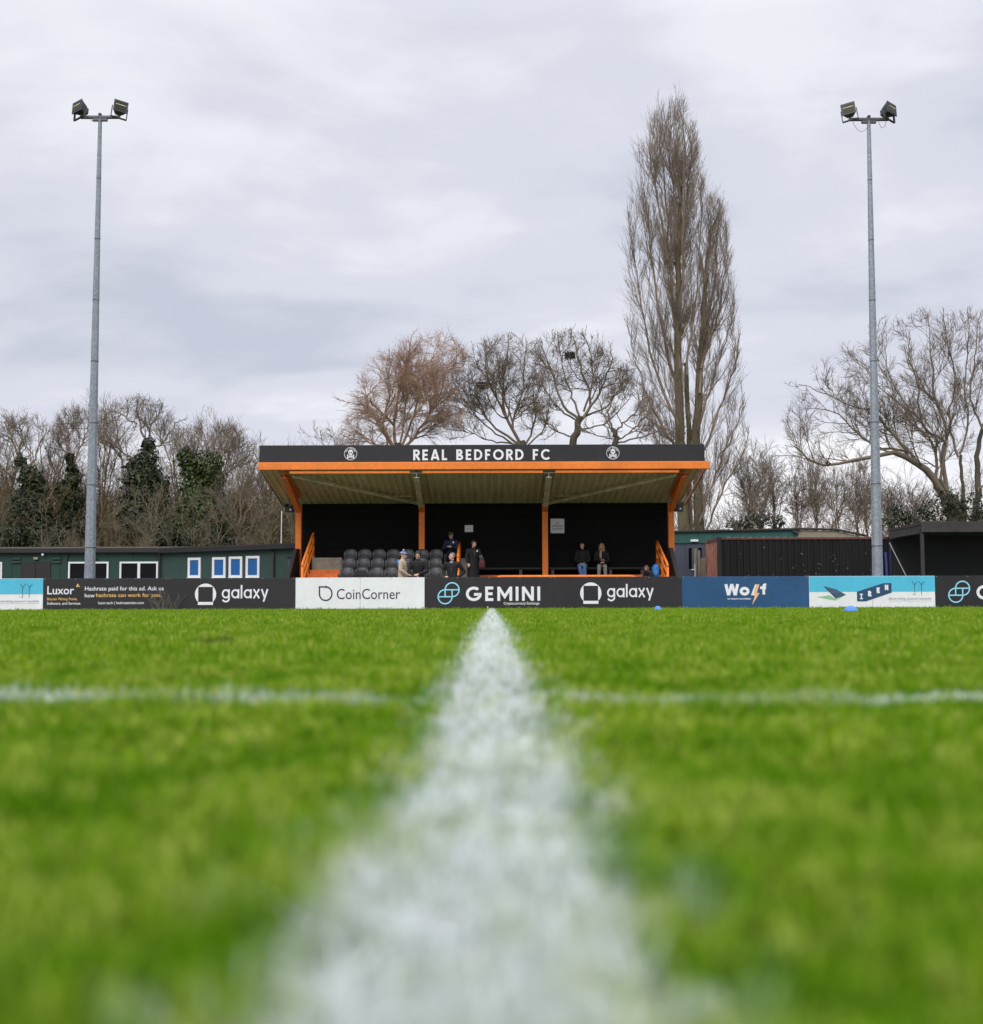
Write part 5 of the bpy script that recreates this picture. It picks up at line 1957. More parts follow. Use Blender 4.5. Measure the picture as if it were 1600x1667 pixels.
def poplar():
    d = 58.0
    rs = np.random.default_rng(31)
    base = P(1124, 985, d)
    t = tree_thing('poplar_tree', 'towering narrow bare poplar with twin trunks behind the grandstand', (base.x, d, G), 'bare trees behind the ground')
    tr = [limb([(1116, 990), (1112, 850), (1108, 720), (1104, 600), (1104, 480), (1107, 350), (1108, 260)], d, .31, .06, 20, .2, rs, .03),
          limb([(1138, 990), (1138, 850), (1133, 720), (1139, 610), (1145, 520), (1150, 440), (1158, 380)], d + .5, .28, .05, 18, -.3, rs, .03),
          limb([(1126, 990), (1124, 840), (1121, 720), (1118, 620), (1115, 590)], d + .6, .15, .09, 14, 0, rs, .03)]
    put(tubes_mesh('trunk', [(a, r, 9) for a, r in tr], M_POPBARK), 'trunk', t)
    # upright main boughs
    bl = []
    for pxs, r0 in (([(1107, 600), (1095, 500), (1088, 400), (1082, 300), (1074, 240)], .17), ([(1106, 520), (1112, 400), (1113, 300), (1114, 230), (1110, 195)], .14),
                    ([(1104, 640), (1082, 560), (1065, 460), (1054, 370), (1044, 285)], .15), ([(1107, 330), (1100, 260), (1097, 220), (1098, 185)], .09),
                    ([(1107, 700), (1080, 640), (1055, 560), (1040, 470), (1030, 410)], .15), ([(1108, 380), (1120, 300), (1126, 260), (1127, 220)], .09),
                    ([(1139, 640), (1150, 540), (1165, 440), (1169, 380), (1165, 340)], .14), ([(1141, 600), (1165, 520), (1180, 440), (1184, 360)], .12),
                    ([(1135, 700), (1160, 620), (1185, 540), (1194, 480)], .13), ([(1136, 760), (1165, 680), (1195, 600), (1203, 550)], .12),
                    ([(1118, 610), (1128, 520), (1138, 430), (1142, 330), (1140, 285)], .11), ([(1108, 740), (1075, 690), (1045, 620), (1026, 560)], .12),
                    ([(1138, 850), (1165, 770), (1200, 690), (1212, 640)], .12), ([(1140, 880), (1175, 800), (1208, 740), (1218, 700)], .10),
                    ([(1110, 800), (1085, 745), (1060, 690), (1040, 640)], .11), ([(1104, 480), (1085, 420), (1072, 330), (1062, 270), (1057, 215)], .11),
                    ([(1150, 450), (1155, 390), (1160, 360), (1163, 335)], .07), ([(1106, 420), (1098, 330), (1090, 260), (1086, 205)], .10)):
        dep = rs.uniform(-1.3, 1.3)
        bl.append(limb(pxs, d + rs.uniform(-.2, .2), r0, .022, 16, dep, rs, .04))
    tr16 = []
    for a, r in tr[:2]:
        p = catmull(list(a[0]), 16)[None]
        tr16.append((p, np.interp(np.linspace(0, 1, 16), np.linspace(0, 1, r.shape[1]), r[0])[None]))
    spec = [dict(per=26, tp=1.35, ang=.36, asd=.12, ratio=.30, t0=.08, t1=1, rk=.45, n=10, wander=.06, trop=(0, 0, .8), tip=.008, fall=.25, max=3.2, rmin=.010, rmax=.020),
            dict(per=3.7, pl=1, ang=.36, asd=.13, ratio=.46, t0=.06, rk=.55, n=7, wander=.07, trop=(0, 0, .6), tip=.005, rmin=.0072, fall=.3, min=.35),
            dict(per=5.8, pl=1, ang=.36, asd=.14, ratio=.85, t0=.08, rk=.7, n=5, wander=.08, trop=(0, 0, .5), tip=.0035, rmin=.0050, fall=.3, min=.3)]
    penv = inside([(1130, 900), (1040, 720), (1024, 600), (1017, 480), (1021, 300), (1034, 225), (1052, 190), (1076, 178), (1096, 156), (1116, 162), (1130, 196), (1142, 250), (1147, 320),
                   (1156, 316), (1164, 304), (1176, 330), (1187, 380), (1197, 490), (1208, 600), (1217, 700), (1222, 760), (1200, 850)])
    bl = [(a, r * .52) for a, r in bl]
    groups = [(a, r, 6) for a, r in bl] + crown_from(bl, rs, spec, penv)
    spec2 = [dict(per=76, ang=.50, asd=.14, ratio=.12, t0=.12, t1=1, rk=.20, n=10, wander=.055, trop=(0, 0, 1.0), tip=.008, fall=.2, max=3.2, rmin=.012, rmax=.026)] + spec[1:]
    groups += crown_from(tr16, rs, spec2, penv)
    put(tubes_mesh('crown', groups, M_POPTWIG), 'crown', t)


poplar()


def nest(label, px, py, d, r):
    rs = np.random.default_rng(int(px))
    p = np.array(P(px, py, d))
    n = 260
    a = rs.uniform(0, 2 * np.pi, n)
    rr = r * rs.uniform(.3, 1, n)
    c = p + np.stack([np.cos(a) * rr, np.sin(a) * rr, rs.uniform(-.7, .5, n) * r * (rr / r)], 1)
    tg = nrm(np.stack([-np.sin(a), np.cos(a), rs.normal(0, .25, n)], 1) + rs.normal(0, .4, (n, 3)))
    ln = r * rs.uniform(.5, 1.1, n)[:, None]
    pts = np.stack([c - tg * ln * .5, c, c + tg * ln * .5], 1)
    o = bpy.data.objects.new('bird_nest', tubes_mesh('bird_nest', [(pts, np.full((n, 3), .018), 3)], M_NEST))
    COL.objects.link(o)
    tag(o, label, 'nest', 'nests in the bare trees')


nest('dark twig nest high in the round-headed tree beside the poplar', 928, 578, 62.3, .26)
nest('dark twig nest in the tree with leaning olive stems', 784, 627, 63, .30)


# left side: ivy-clad trees and bare crowns
def ivy_tree(label, d, trunk, limbs, blobs, seed, mat, twig=M_TWIG, n=5200, spec=None, env=None):
    t = deciduous('ivy_clad_tree', label, d, trunk, limbs, seed, spec or ROUND2, twig, group='ivy clad trees behind the huts', env=env)
    rs = np.random.default_rng(seed + 100)
    cs = [np.array(P(px, py, d + dy)) for px, py, r, dy in blobs]
    rr = [(r * d / FPX * 1.32, r * d / FPX * 1.05, r * d / FPX * 1.32) for px, py, r, dy in blobs]
    put(leaf_clump(cs, rr, int(n * 1.9), .13, rs, mat), 'ivy', t)
    return t


ROUND2 = [dict(per=12, ang=.64, asd=.22, ratio=.52, t0=.12, rk=.56, n=9, wander=.11, trop=(0, 0, .55), tip=.008, sides=4, fall=.4, rmax=.030),
          dict(per=5, pl=1, ang=.58, asd=.2, ratio=.56, t0=.12, rk=.58, n=7, wander=.11, trop=(0, 0, .45), tip=.006, rmin=.0080, fall=.35),
          dict(per=8, pl=1, ang=.55, asd=.2, ratio=.72, t0=.12, rk=.65, n=5, wander=.09, trop=(0, 0, .35), tip=.0035, rmin=.0054, fall=.3, min=.3),
          dict(per=6, pl=1, ang=.5, asd=.2, ratio=.75, t0=.15, rk=.7, n=3, wander=.08, trop=(0, 0, .2), tip=.003, rmin=.0044, fall=.3, min=.25)]
ivy_tree('ivy-clad tree with a tall forked bare crown, beside the mast', 57, [([(246, 985), (244, 850), (238, 760), (240, 720)], .30, .18, 0)],
         [([(240, 730), (228, 690), (222, 665), (225, 652)], .15, .03, .3), ([(240, 725), (248, 690), (262, 670), (265, 658)], .13, .03, -.4),
          ([(238, 760), (205, 740), (180, 720), (160, 715)], .13, .03, -.5), ([(205, 790), (195, 740), (190, 690), (200, 660)], .14, .03, .8),
          ([(240, 740), (265, 720), (285, 690), (300, 680)], .11, .02, .5), ([(222, 690), (200, 675), (178, 670), (165, 690)], .10, .02, .9)],
         [(240, 745, 14, 0), (232, 775, 24, -.2), (248, 790, 20, .2), (238, 815, 30, 0), (225, 840, 26, 0), (255, 840, 26, .2), (242, 722, 9, 0), (220, 754, 10, 0), (262, 790, 10, 0)], 41, M_IVY, env=[(140, 820), (148, 715), (165, 670), (195, 652), (225, 646), (262, 655), (290, 680), (305, 720), (300, 820)])
ivy_tree('ivy-clad tree with the brightest green leaves, two-lobed, beside the grandstand', 55.5, [([(325, 985), (325, 860), (330, 780)], .28, .18, 0)],
         [([(330, 790), (310, 755), (300, 725), (298, 700)], .12, .02, .3), ([(330, 790), (345, 750), (350, 720), (362, 690)], .12, .02, -.3),
          ([(330, 790), (370, 770), (392, 735), (398, 700)], .11, .02, .6), ([(310, 755), (290, 735), (280, 700)], .09, .02, .8), ([(345, 750), (380, 720), (385, 690)], .09, .02, -.8)],
         [(303, 745, 13, 0), (312, 765, 15, 0), (340, 758, 19, -.2), (346, 778, 18, 0), (325, 800, 26, 0), (318, 830, 24, .1), (338, 830, 26, -.2), (322, 862, 30, 0), (340, 875, 26, 0), (300, 860, 22, .3)], 42, M_IVYB, n=6500, env=[(265, 880), (272, 720), (285, 695), (330, 688), (365, 688), (395, 700), (412, 740), (420, 880)])
ivy_tree('dark ivy-clad tree nearest the edge of the picture, behind the brown double doors', 56.5, [([(38, 985), (40, 870), (45, 780), (30, 735)], .28, .16, 0)],
         [([(30, 750), (20, 715), (10, 695), (12, 682)], .12, .02, .4), ([(30, 750), (35, 710), (32, 690), (36, 680)], .11, .02, -.4), ([(40, 780), (60, 740), (68, 705), (75, 690)], .11, .02, .6),
          ([(40, 790), (0, 760), (-30, 730), (-50, 700)], .12, .02, .5), ([(20, 715), (-10, 700), (-25, 690)], .08, .02, -.6)],
         [(34, 752, 8, 0), (50, 778, 16, 0), (60, 800, 16, .1), (48, 825, 26, 0), (40, 850, 24, .1), (30, 870, 24, 0), (64, 840, 16, 0)], 43, M_IVY, n=4200, env=[(-80, 850), (-70, 690), (0, 675), (40, 680), (80, 700), (92, 760), (90, 850)])
ivy_tree('slim ivy-wrapped tree between the mast and the darkest ivy', 57.5, [([(125, 985), (122, 860), (118, 790), (113, 745)], .22, .14, 0)],
         [([(113, 750), (108, 715), (112, 685), (105, 668)], .11, .02, .3), ([(115, 760), (135, 720), (145, 690), (150, 672)], .10, .02, -.4), ([(113, 755), (95, 715), (100, 690)], .09, .02, .6),
          ([(118, 790), (85, 760), (75, 720)], .10, .02, .8), ([(135, 720), (120, 690), (125, 670)], .07, .02, .5)],
         [(113, 745, 6, 0), (117, 762, 7, 0), (120, 780, 10, 0), (108, 800, 14, 0), (118, 815, 15, 0), (112, 840, 16, .1)], 44, M_IVY, n=2600, env=[(65, 850), (72, 730), (88, 690), (105, 662), (130, 662), (155, 680), (160, 760), (150, 850)])
for lab, d, tr, li, sd in (
        ('twiggy bare tree just left of the roof end, over the blue windows', 54, [([(385, 985), (388, 880), (390, 850)], .14, .10, 0)],
         [([(390, 860), (392, 810), (405, 770), (420, 745)], .07, .015, .3), ([(390, 865), (375, 820), (372, 780)], .06, .015, -.3), ([(390, 860), (410, 820), (432, 795), (440, 780)], .07, .015, .5),
          ([(390, 870), (365, 840), (350, 810)], .05, .012, .3), ([(395, 820), (388, 780), (392, 750)], .05, .012, -.5), ([(390, 870), (425, 845), (450, 830)], .06, .012, -.3)], 45),
        ('pale bare sapling with forked stems above the black windowed hut', 52.5, [([(247, 985), (248, 890), (248, 870)], .09, .07, 0)],
         [([(248, 880), (246, 845), (235, 815), (225, 800)], .05, .012, .2), ([(248, 880), (262, 850), (280, 830), (300, 822)], .05, .012, -.2), ([(248, 875), (255, 830), (262, 805)], .045, .012, .3),
          ([(248, 880), (225, 860), (212, 850)], .04, .01, .2)], 46),
        ('pale bare sapling in front of the brightest ivy', 52.5, [([(354, 985), (355, 900), (356, 870)], .09, .07, 0)],
         [([(356, 880), (352, 840), (340, 815)], .045, .012, .2), ([(356, 880), (366, 835), (372, 805)], .045, .012, -.2), ([(356, 885), (336, 865), (325, 848)], .04, .01, .3), ([(356, 880), (380, 855), (395, 840)], .04, .01, .3)], 47)):
    deciduous('bare_tree', lab, d, tr, li, sd, SMALL, M_PALETWIG if sd > 45 else M_TWIG, group='bare saplings behind the huts')
# bare saplings on the right
for k, (px, top, d) in enumerate(((1222, 735, 63), (1262, 745, 61), (1300, 760, 60), (1330, 748, 63), (1362, 765, 60), (1395, 770, 62), (1452, 780, 60), (1490, 790, 58), (1238, 775, 58), (1412, 755, 64))):
    lab = ('thin upright sapling touching the poplar', 'thin sapling right behind the teal board end', 'bushy-topped sapling above the beige gable', 'taller spindly sapling above the beige gable',
           'sapling left of the mast with wide fork', 'sapling half behind the mast', 'sapling in the gap before the shelter roof', 'sapling rising behind the shelter roof corner',
           'low sapling above the teal board', 'tallest sapling beside the mast')[k]
    r_ = random.Random(70 + k)
    li = []
    for q in range(6):
        sp = r_.uniform(-26, 26)
        li.append(([(px, 880), (px + sp * .35, 880 - (880 - top) * .45), (px + sp, top + abs(sp) * .9 + r_.uniform(0, 20))], .055, .012, r_.uniform(-.8, .8)))
    deciduous('sapling', lab, d, [([(px, 985), (px, 900), (px, 875)], .09, .07, 0)], li, 80 + k, SMALL, M_TWIG, group='bare saplings behind the container')


AIRY = [dict(per=9, ang=.55, asd=.2, ratio=.34, t0=.2, rk=.55, n=8, wander=.11, trop=(0, 0, .5), tip=.007, fall=.35, rmax=.026),
        dict(per=3.4, pl=1, ang=.55, asd=.2, ratio=.56, t0=.12, rk=.6, n=6, wander=.11, trop=(0, 0, .4), tip=.005, rmin=.0075, fall=.3),
        dict(per=5, pl=1, ang=.55, asd=.2, ratio=.7, t0=.12, rk=.7, n=4, wander=.10, trop=(0, 0, .3), tip=.0035, rmin=.0052, fall=.3, min=.25)]
for k, (px, top, d, lab) in enumerate(((10, 685, 61, 'fine-twigged bare tree behind the darkest ivy trunk'), (78, 690, 62, 'fine-twigged bare tree between the two darkest ivy trunks'), (165, 672, 61, 'fine-twigged bare tree just beside the mast'),
                                      (292, 692, 62, 'fine-twigged bare tree between the forked ivy tree and the two-lobed ivy tree'), (345, 690, 62, 'fine-twigged bare tree rising behind the two-lobed ivy'), (430, 742, 60, 'low fine-twigged tree close to the loudspeaker'))):
    r_ = random.Random(170 + k)
    li = []
    for q in range(6):
        sp = r_.uniform(-46, 46)
        li.append(([(px, 870), (px + sp * .30, 870 - (870 - top) * .42), (px + sp * .75, top + (870 - top) * .22 + abs(sp) * .3), (px + sp, top + abs(sp) * .8 + r_.uniform(0, 18))], .10, .012, r_.uniform(-1.2, 1.2)))
    deciduous('bare_tree', lab, d, [([(px, 985), (px, 900), (px, 860)], .16, .12, 0)], li, 180 + k, AIRY, M_TWIG, group='fine twigged trees behind the huts')


# tangled undergrowth behind the huts: nobody could count it
def undergrowth(label, x0, x1, n, dmin, dmax, hfun, seed, mat, leafy=0, name='undergrowth'):
    rs = np.random.default_rng(seed)
    d = rs.uniform(dmin, dmax, n)
    px = rs.uniform(x0, x1, n)
    st = np.stack([(px - 800) / FPX * d, d, np.full(n, G)], 1)
    H = np.array([max(.6, (968 - hfun(a)) / FPX * b_ + .4) for a, b_ in zip(px, d)]) * rs.uniform(.45, 1.05, n) * (1 + .16 * np.sin(px * .11 + seed) * np.sin(px * .043))
    dd = nrm(np.stack([rs.normal(0, .28, n), rs.normal(0, .2, n), np.ones(n)], 1))
    pts, rad = grow(st, dd, H, rs.uniform(.012, .026, n), np.full(n, .007), 8, .09, (0, 0, .1), rs)
    g = [(pts, rad, 3)]
    cur = (pts, rad, H)
    for s in (dict(per=7, ang=.7, asd=.3, ratio=.40, t0=.25, rk=.6, n=6, wander=.16, trop=(0, 0, .25), tip=.006, rmin=.009, fall=.3),
              dict(per=7, ang=.7, asd=.3, ratio=.55, t0=.12, rk=.65, n=5, wander=.16, trop=(0, 0, .1), tip=.0045, rmin=.0065, fall=.3, min=.4)):
        a, b_, L, r = spawn(*cur, s['per'], s['t0'], 1, s['ang'], s['asd'], s['ratio'], rs, s['rk'], s['fall'])
        L = np.maximum(L, s.get('min', 0))
        p, q = grow(a, b_, L, np.maximum(r, s['rmin']), np.full(len(L), s['tip']), s['n'], s['wander'], s['trop'], rs)
        g.append((p, q, 3))
        cur = (p, q, L)
    o = bpy.data.objects.new(name, tubes_mesh(name, g, mat))
    COL.objects.link(o)
    tag(o, label, 'undergrowth', None, 'stuff')
    return o


def hL(px):
    return float(np.interp(px, [-80, 0, 60, 120, 170, 220, 290, 360, 420, 480, 560], [800, 790, 780, 800, 795, 800, 800, 790, 775, 800, 840]))


def hR(px):
    return float(np.interp(px, [1090, 1200, 1240, 1320, 1400, 1480, 1560, 1700], [845, 830, 815, 835, 815, 800, 800, 790]))


undergrowth('brown tangle of bare undergrowth behind the green huts', -90, 560, 1250, 57.5, 64, lambda p: hL(p) - 12, 61, M_THICKET)
undergrowth('taller bare stems of the brown wood behind the ivy-clad trees', -90, 520, 150, 62, 67, lambda p: hL(p) - 55, 65, M_THICKET)
undergrowth('sparse arching stems in front of the ivy-clad trees', -90, 560, 38, 53, 55, hL, 64, M_PALETWIG)
undergrowth('pale arching briars just behind the green hut roofs', -60, 470, 60, 51.8, 53, lambda p: 850, 62, M_PALETWIG)
undergrowth('grey brown bare undergrowth behind the teal building and the container', 1090, 1720, 460, 55, 62, hR, 63, M_TWIG)


def leafy_bush(label, blobs, d, n, seed, mat, size=.13):
    rs = np.random.default_rng(seed)
    cs = [np.array(P(px, py, d + dy)) for px, py, r, dy in blobs]
    rr = [(r * d / FPX, r * d / FPX * .8, r * d / FPX * .9) for px, py, r, dy in blobs]
    t = thing('leafy_bush', label, 'bush', (cs[0][0], d, G), 0, 'evergreen bushes behind the ground')
    put(leaf_clump(cs, rr, n, size, rs, mat, 'foliage'), 'foliage', t)
    m = 7
    st = np.stack([np.array([c[0] for c in cs])[rs.integers(0, len(cs), m)], np.full(m, d), np.full(m, G)], 1)
    tops = np.array([cs[i] for i in rs.integers(0, len(cs), m)])
    pts = np.stack([st + (tops - st) * q + rs.normal(0, .05, (m, 3)) * (q > 0) for q in np.linspace(0, 1, 6)], 1)
    put(tubes_mesh('stems', [(pts, np.tile(np.linspace(.05, .015, 6), (m, 1)), 4)], M_BARK), 'stems', t)


leafy_bush('dark ivy mound at the foot of the broad tree, over the shelter', [(1520, 832, 26, 0), (1550, 818, 24, .3), (1575, 830, 28, 0), (1500, 842, 18, -.2), (1605, 832, 24, .2), (1640, 828, 26, 0), (1535, 802, 12, 0), (1590, 806, 12, .2)], 51.5, 1500, 91, M_SHRUBLEAF, .11)
leafy_bush('thin leafy bush beside the mast', [(1460, 832, 14, 0), (1475, 845, 14, .2), (1452, 850, 14, 0)], 53, 420, 92, M_SHRUBLEAF, .11)
leafy_bush('low olive bush above the teal board', [(1215, 850, 14, 0), (1240, 846, 15, .2), (1265, 850, 14, 0), (1195, 856, 12, 0)], 56, 900, 93, M_SHRUBLEAF, .10)
leafy_bush('dark holly mass behind the black windows', [(60, 868, 20, 0), (90, 872, 18, .2), (30, 878, 20, .1), (10, 870, 18, 0)], 55, 1500, 94, M_IVY)
leafy_bush('dark laurel mass below the brightest ivy', [(300, 880, 24, 0), (270, 872, 22, .2), (345, 884, 22, 0), (372, 886, 14, .2)], 54.6, 2200, 95, M_IVY)


# ------------------------------------------------------------------ people
def fuse(mb, name, voxel, iters=4):
    """one continuous skin over overlapping shapes"""
    me = mb.mesh(name)
    ob = bpy.data.objects.new(name, me)
    COL.objects.link(ob)
    bm = bmesh.new()
    bm.from_mesh(me)
    bmesh.ops.recalc_face_normals(bm, faces=bm.faces[:])
    bm.to_mesh(me)
    bm.free()
    r = ob.modifiers.new('fuse', 'REMESH')
    r.mode = 'VOXEL'
    r.voxel_size = voxel
    sm = ob.modifiers.new('smooth', 'SMOOTH')
    sm.factor = .5
    sm.iterations = iters
    out = bpy.data.meshes.new_from_object(ob.evaluated_get(bpy.context.evaluated_depsgraph_get()))
    bpy.data.objects.remove(ob)
    bpy.data.meshes.remove(me)
    out.name = name
    out.shade_smooth()
    return out


def V3(*a):
    return Vector(a)


def seg(mb, a, b, ra, rb, n=10):
    mb.tube([a, a.lerp(b, .35), a.lerp(b, .7), b], [ra, ra * .75 + rb * .28, ra * .35 + rb * .68, rb], n)
    mb.ball(a, ra * .99, u=10, v=8)
    mb.ball(b, rb * .99, u=10, v=8)


def hand(mb, w, fd, up):
    """palm, four bent fingers of unequal length and a thumb at the palm's side"""
    fd = fd.normalized()
    sd = fd.cross(up).normalized()
    nn = sd.cross(fd).normalized()
    c = w + fd * .045
    for k in range(-2, 3):
        mb.tube([w + sd * k * .013, w + fd * .088 + sd * k * .017], [.014, .013], 8)
    for k, ln in zip((-1.5, -.5, .5, 1.5), (.062, .076, .080, .068)):
        a = w + fd * .085 + sd * k * .021
        b_ = a + fd * ln * .45 - nn * ln * .12
        c_ = b_ + fd * ln * .22 - nn * ln * .32
        d_ = c_ - nn * ln * .26 - fd * ln * .05
        mb.tube([a, b_, c_, d_], [.0100, .0092, .0085, .0075], 8)
    t0 = w + fd * .025 + sd * -.034
    mb.tube([t0, t0 + sd * -.022 + fd * .030 - nn * .01, t0 + sd * -.020 + fd * .062 - nn * .028], [.014, .012, .0095], 8)


def skin_mat(name, c):
    return surf(name, c, .55, .12, 14, spec=.35)


M_SKIN = skin_mat('fair skin', (.56, .34, .26))
M_SKIN2 = skin_mat('pale pink skin', (.62, .36, .29))
M_HDARK = surf('dark hair', (.014, .010, .008), .5, .3, 30)
M_HGREY = surf('grey hair', (.20, .18, .165), .6, .3, 30)
M_HBLOND = surf('blonde hair', (.42, .27, .12), .5, .35, 30, col2=(.24, .14, .06))
M_HBROWN = surf('brown hair', (.12, .055, .026), .5, .35, 30)
M_CBLACK = surf('black jacket cloth', (.0085, .0080, .0085), .8, .3, 8)
M_CNAVY = surf('navy jacket cloth', (.008, .014, .045), .8, .3, 8)
M_CBEIGE = surf('beige jacket cloth', (.50, .40, .29), .85, .18, 7)
M_CJEAN = surf('blue denim', (.12, .22, .46), .85, .3, 9)
M_CGREY = surf('grey trouser cloth', (.33, .30, .28), .85, .2, 9)
M_CDARK = surf('dark trouser cloth', (.018, .018, .022), .85, .3, 9)
M_CSCARF = surf('beige scarf wool', (.42, .33, .23), .9, .25, 20)
M_CBLUE = surf('blue nylon', (.02, .15, .42), .6, .2, 8)
M_HATBLUE = surf('navy blue wool', (.03, .05, .26), .9, .2, 25)
M_OLIVECAP = surf('olive cap cloth', (.075, .060, .035), .85, .2, 15)
M_MAROON = surf('maroon bag cloth', (.10, .016, .022), .7, .3, 9)
M_SHOE = surf('dark shoes', (.02, .018, .018), .6, .2, 9)
M_EYE = surf('dark eyes', (.02, .014, .012), .3, .1, 9)
M_LIP = surf('lips', (.42, .16, .14), .5, .1, 9)


def person(label, loc, rz, H, legs, arms, top, bottom, skin, hip=(0, 0, .93), lean=0.0, head=(0, 0), coat=.70, wide=1.0, slim=1.0, hair=None, extra=None):
    """legs: ((knee, ankle) right, left); arms: ((elbow, wrist, finger direction) ...), metres for a 1.75 m figure facing -y"""
    k = H / 1.75
    hp = V3(*hip)
    up = V3(0, -math.sin(lean), math.cos(lean))
    fw = V3(0, -math.cos(lean), -math.sin(lean))
    waist, chest, neck = hp + up * .17, hp + up * .38, hp + up * .545
    sh = [hp + up * .485 + V3(s_ * .185 * wide, 0, 0) for s_ in (-1, 1)]
    hj = [hp + V3(s_ * .09, 0, -.02) for s_ in (-1, 1)]
    hb = neck + up * .075 + V3(0, -.012, 0)
    yaw, pit = head
    HR = Matrix.Rotation(yaw, 3, 'Z') @ Matrix.Rotation(pit, 3, 'X')
    hc = hb + HR @ V3(0, -.018, .085)

    def HP(x, y, z):
        return hc + HR @ V3(x, y, z)
    B = MB()
    # trunk of the body
    for a, rx, ry in ((hp - up * .06, .155, .11), (hp + up * .05, .15, .105), (waist, .13, .095), (chest, .155 * wide, .105), (chest + up * .08, .16 * wide, .10)):
        B.ball(a, rx, ry, .11, 14, 10)
    B.tube([neck - up * .06, neck, hb + up * .02], [.065, .054, .052], 10)
    for s_, h_, (kn, an) in zip((-1, 1), hj, legs):
        kn, an = V3(*kn), V3(*an)
        seg(B, h_, kn, .085, .056)
        seg(B, kn, an, .054, .036)
        ft = (an - kn)
        B.tube([an + V3(0, .03, -.045), an + V3(0, -.06, -.05), an + V3(0, -.15, -.062)], [.035, .036, .024], 8)
    for s_, a, (el, wr, fd) in zip((-1, 1), sh, arms):
        el, wr = V3(*el), V3(*wr)
        seg(B, a, el, .050, .040)
        seg(B, el, wr, .038, .026)
        hand(B, wr, V3(*fd), V3(s_ * .2, -.3, 1))
    # head
    for c, r in (((0, .012, .025), (.074, .092, .088)), ((0, -.022, -.035), (.060, .066, .070)), ((0, -.052, -.082), (.033, .030, .026))):
        bmh = bmesh.new()
        bmesh.ops.create_uvsphere(bmh, u_segments=14, v_segments=10, radius=1)
        B.bm(bmh, Matrix.Translation(HP(*c)) @ HR.to_4x4() @ Matrix.Diagonal((*r, 1)))
    B.tube([HP(0, -.080, .012), HP(0, -.104, -.022), HP(0, -.088, -.034)], [.010, .015, .010], 8)
    for s_ in (-1, 1):
        B.ball(HP(s_ * .074, .008, -.008), .012, .020, .030, 8, 6)
        B.ball(HP(s_ * .030, -.078, .016), .020, .010, .008, 8, 6)
    for i, v in enumerate(B.v):
        B.v[i] = (v[0] * k * slim if False else v[0] * k, v[1] * k, v[2] * k)
    body = bpy.data.objects.new('person', fuse(B, 'person', .0095, 5))
    body.data.materials.append(skin)
    COL.objects.link(body)
    tag(body, label, 'person', 'people in and before the grandstand')

    def part(mb, name, mat, voxel=None, smooth=True):
        mb.v = [(a * k, b * k, c * k) for a, b, c in mb.v]
        if voxel:
            me = fuse(mb, name, voxel, 4)
            me.materials.append(mat)
            o = bpy.data.objects.new(name, me)
            COL.objects.link(o)
            o.parent = body
            return o
        return mb.build(name, mat, body, smooth=smooth, local=True)
    # trousers
    T = MB()
    T.ball(hp + up * .0, .168, .125, .12, 14, 10)
    for h_, (kn, an) in zip(hj, legs):
        kn, an = V3(*kn), V3(*an)
        seg(T, h_, kn, .098, .074)
        seg(T, kn, an + V3(0, 0, .02), .072, .060)
    part(T, 'trousers', bottom, .014)
    for kn, an in legs:
        an = V3(*an)
        S = MB()
        S.tube([an + V3(0, .05, -.04), an + V3(0, 0, -.035), an + V3(0, -.08, -.048), an + V3(0, -.17, -.06)], [.036, .052, .046, .028], 10)
        part(S, 'shoe', M_SHOE)
    # jacket
    J = MB()
    hem = hp + up * (.93 - .93 - (coat - .62))
    rings = [(hp - up * (coat - .62), .185, .14), (hp + up * .05, .180, .135), (waist, .168, .128), (chest, .190 * wide, .135), (chest + up * .085, .190 * wide, .122), (hp + up * .50, .13 * wide, .088), (neck, .066, .064)]
    for (a, ax, ay), (b, bx, by) in zip(rings, rings[1:]):
        for q in (0, .34, .67):
            J.ball(a.lerp(b, q), ax + (bx - ax) * q, ay + (by - ay) * q, .075, 14, 8)
    if coat > .8:
        J.loft([(hp.x, hp.y, hp.z - (coat - .62), .215, .165), (hp.x, hp.y, hp.z - .1, .20, .155), (hp.x, hp.y, hp.z + .1, .178, .135)], 16)
    J.tube([neck - up * .03, neck + up * .045 + V3(0, -.01, 0)], [.075, .070], 12)
    for a, (el, wr, fd) in zip(sh, arms):
        el, wr = V3(*el), V3(*wr)
        seg(J, a, el, .073, .060)
        seg(J, el, el.lerp(wr, .93), .060, .045)
    part(J, 'jacket', top, .013)
    # face
    for s_ in (-1, 1):
        E = MB()
        E.ball(HP(s_ * .030, -.0845, .003), .0125, .006, .0070, 8, 6)
        part(E, 'eye', M_EYE)
        E = MB()
        E.tube([HP(s_ * .014, -.088, .022), HP(s_ * .032, -.087, .026), HP(s_ * .046, -.078, .021)], .005, 5)
        part(E, 'eyebrow', M_HDARK)
    E = MB()
    E.ball(HP(0, -.086, -.056), .024, .007, .0075, 8, 6)
    part(E, 'mouth', M_LIP)
    if hair:
        hair(part, HP, HR)
    if extra:
        extra(part, HP, dict(neck=neck, chest=chest, hp=hp, up=up, sh=sh))
    body.location = loc
    body.rotation_euler = (0, 0, rz)
    return body


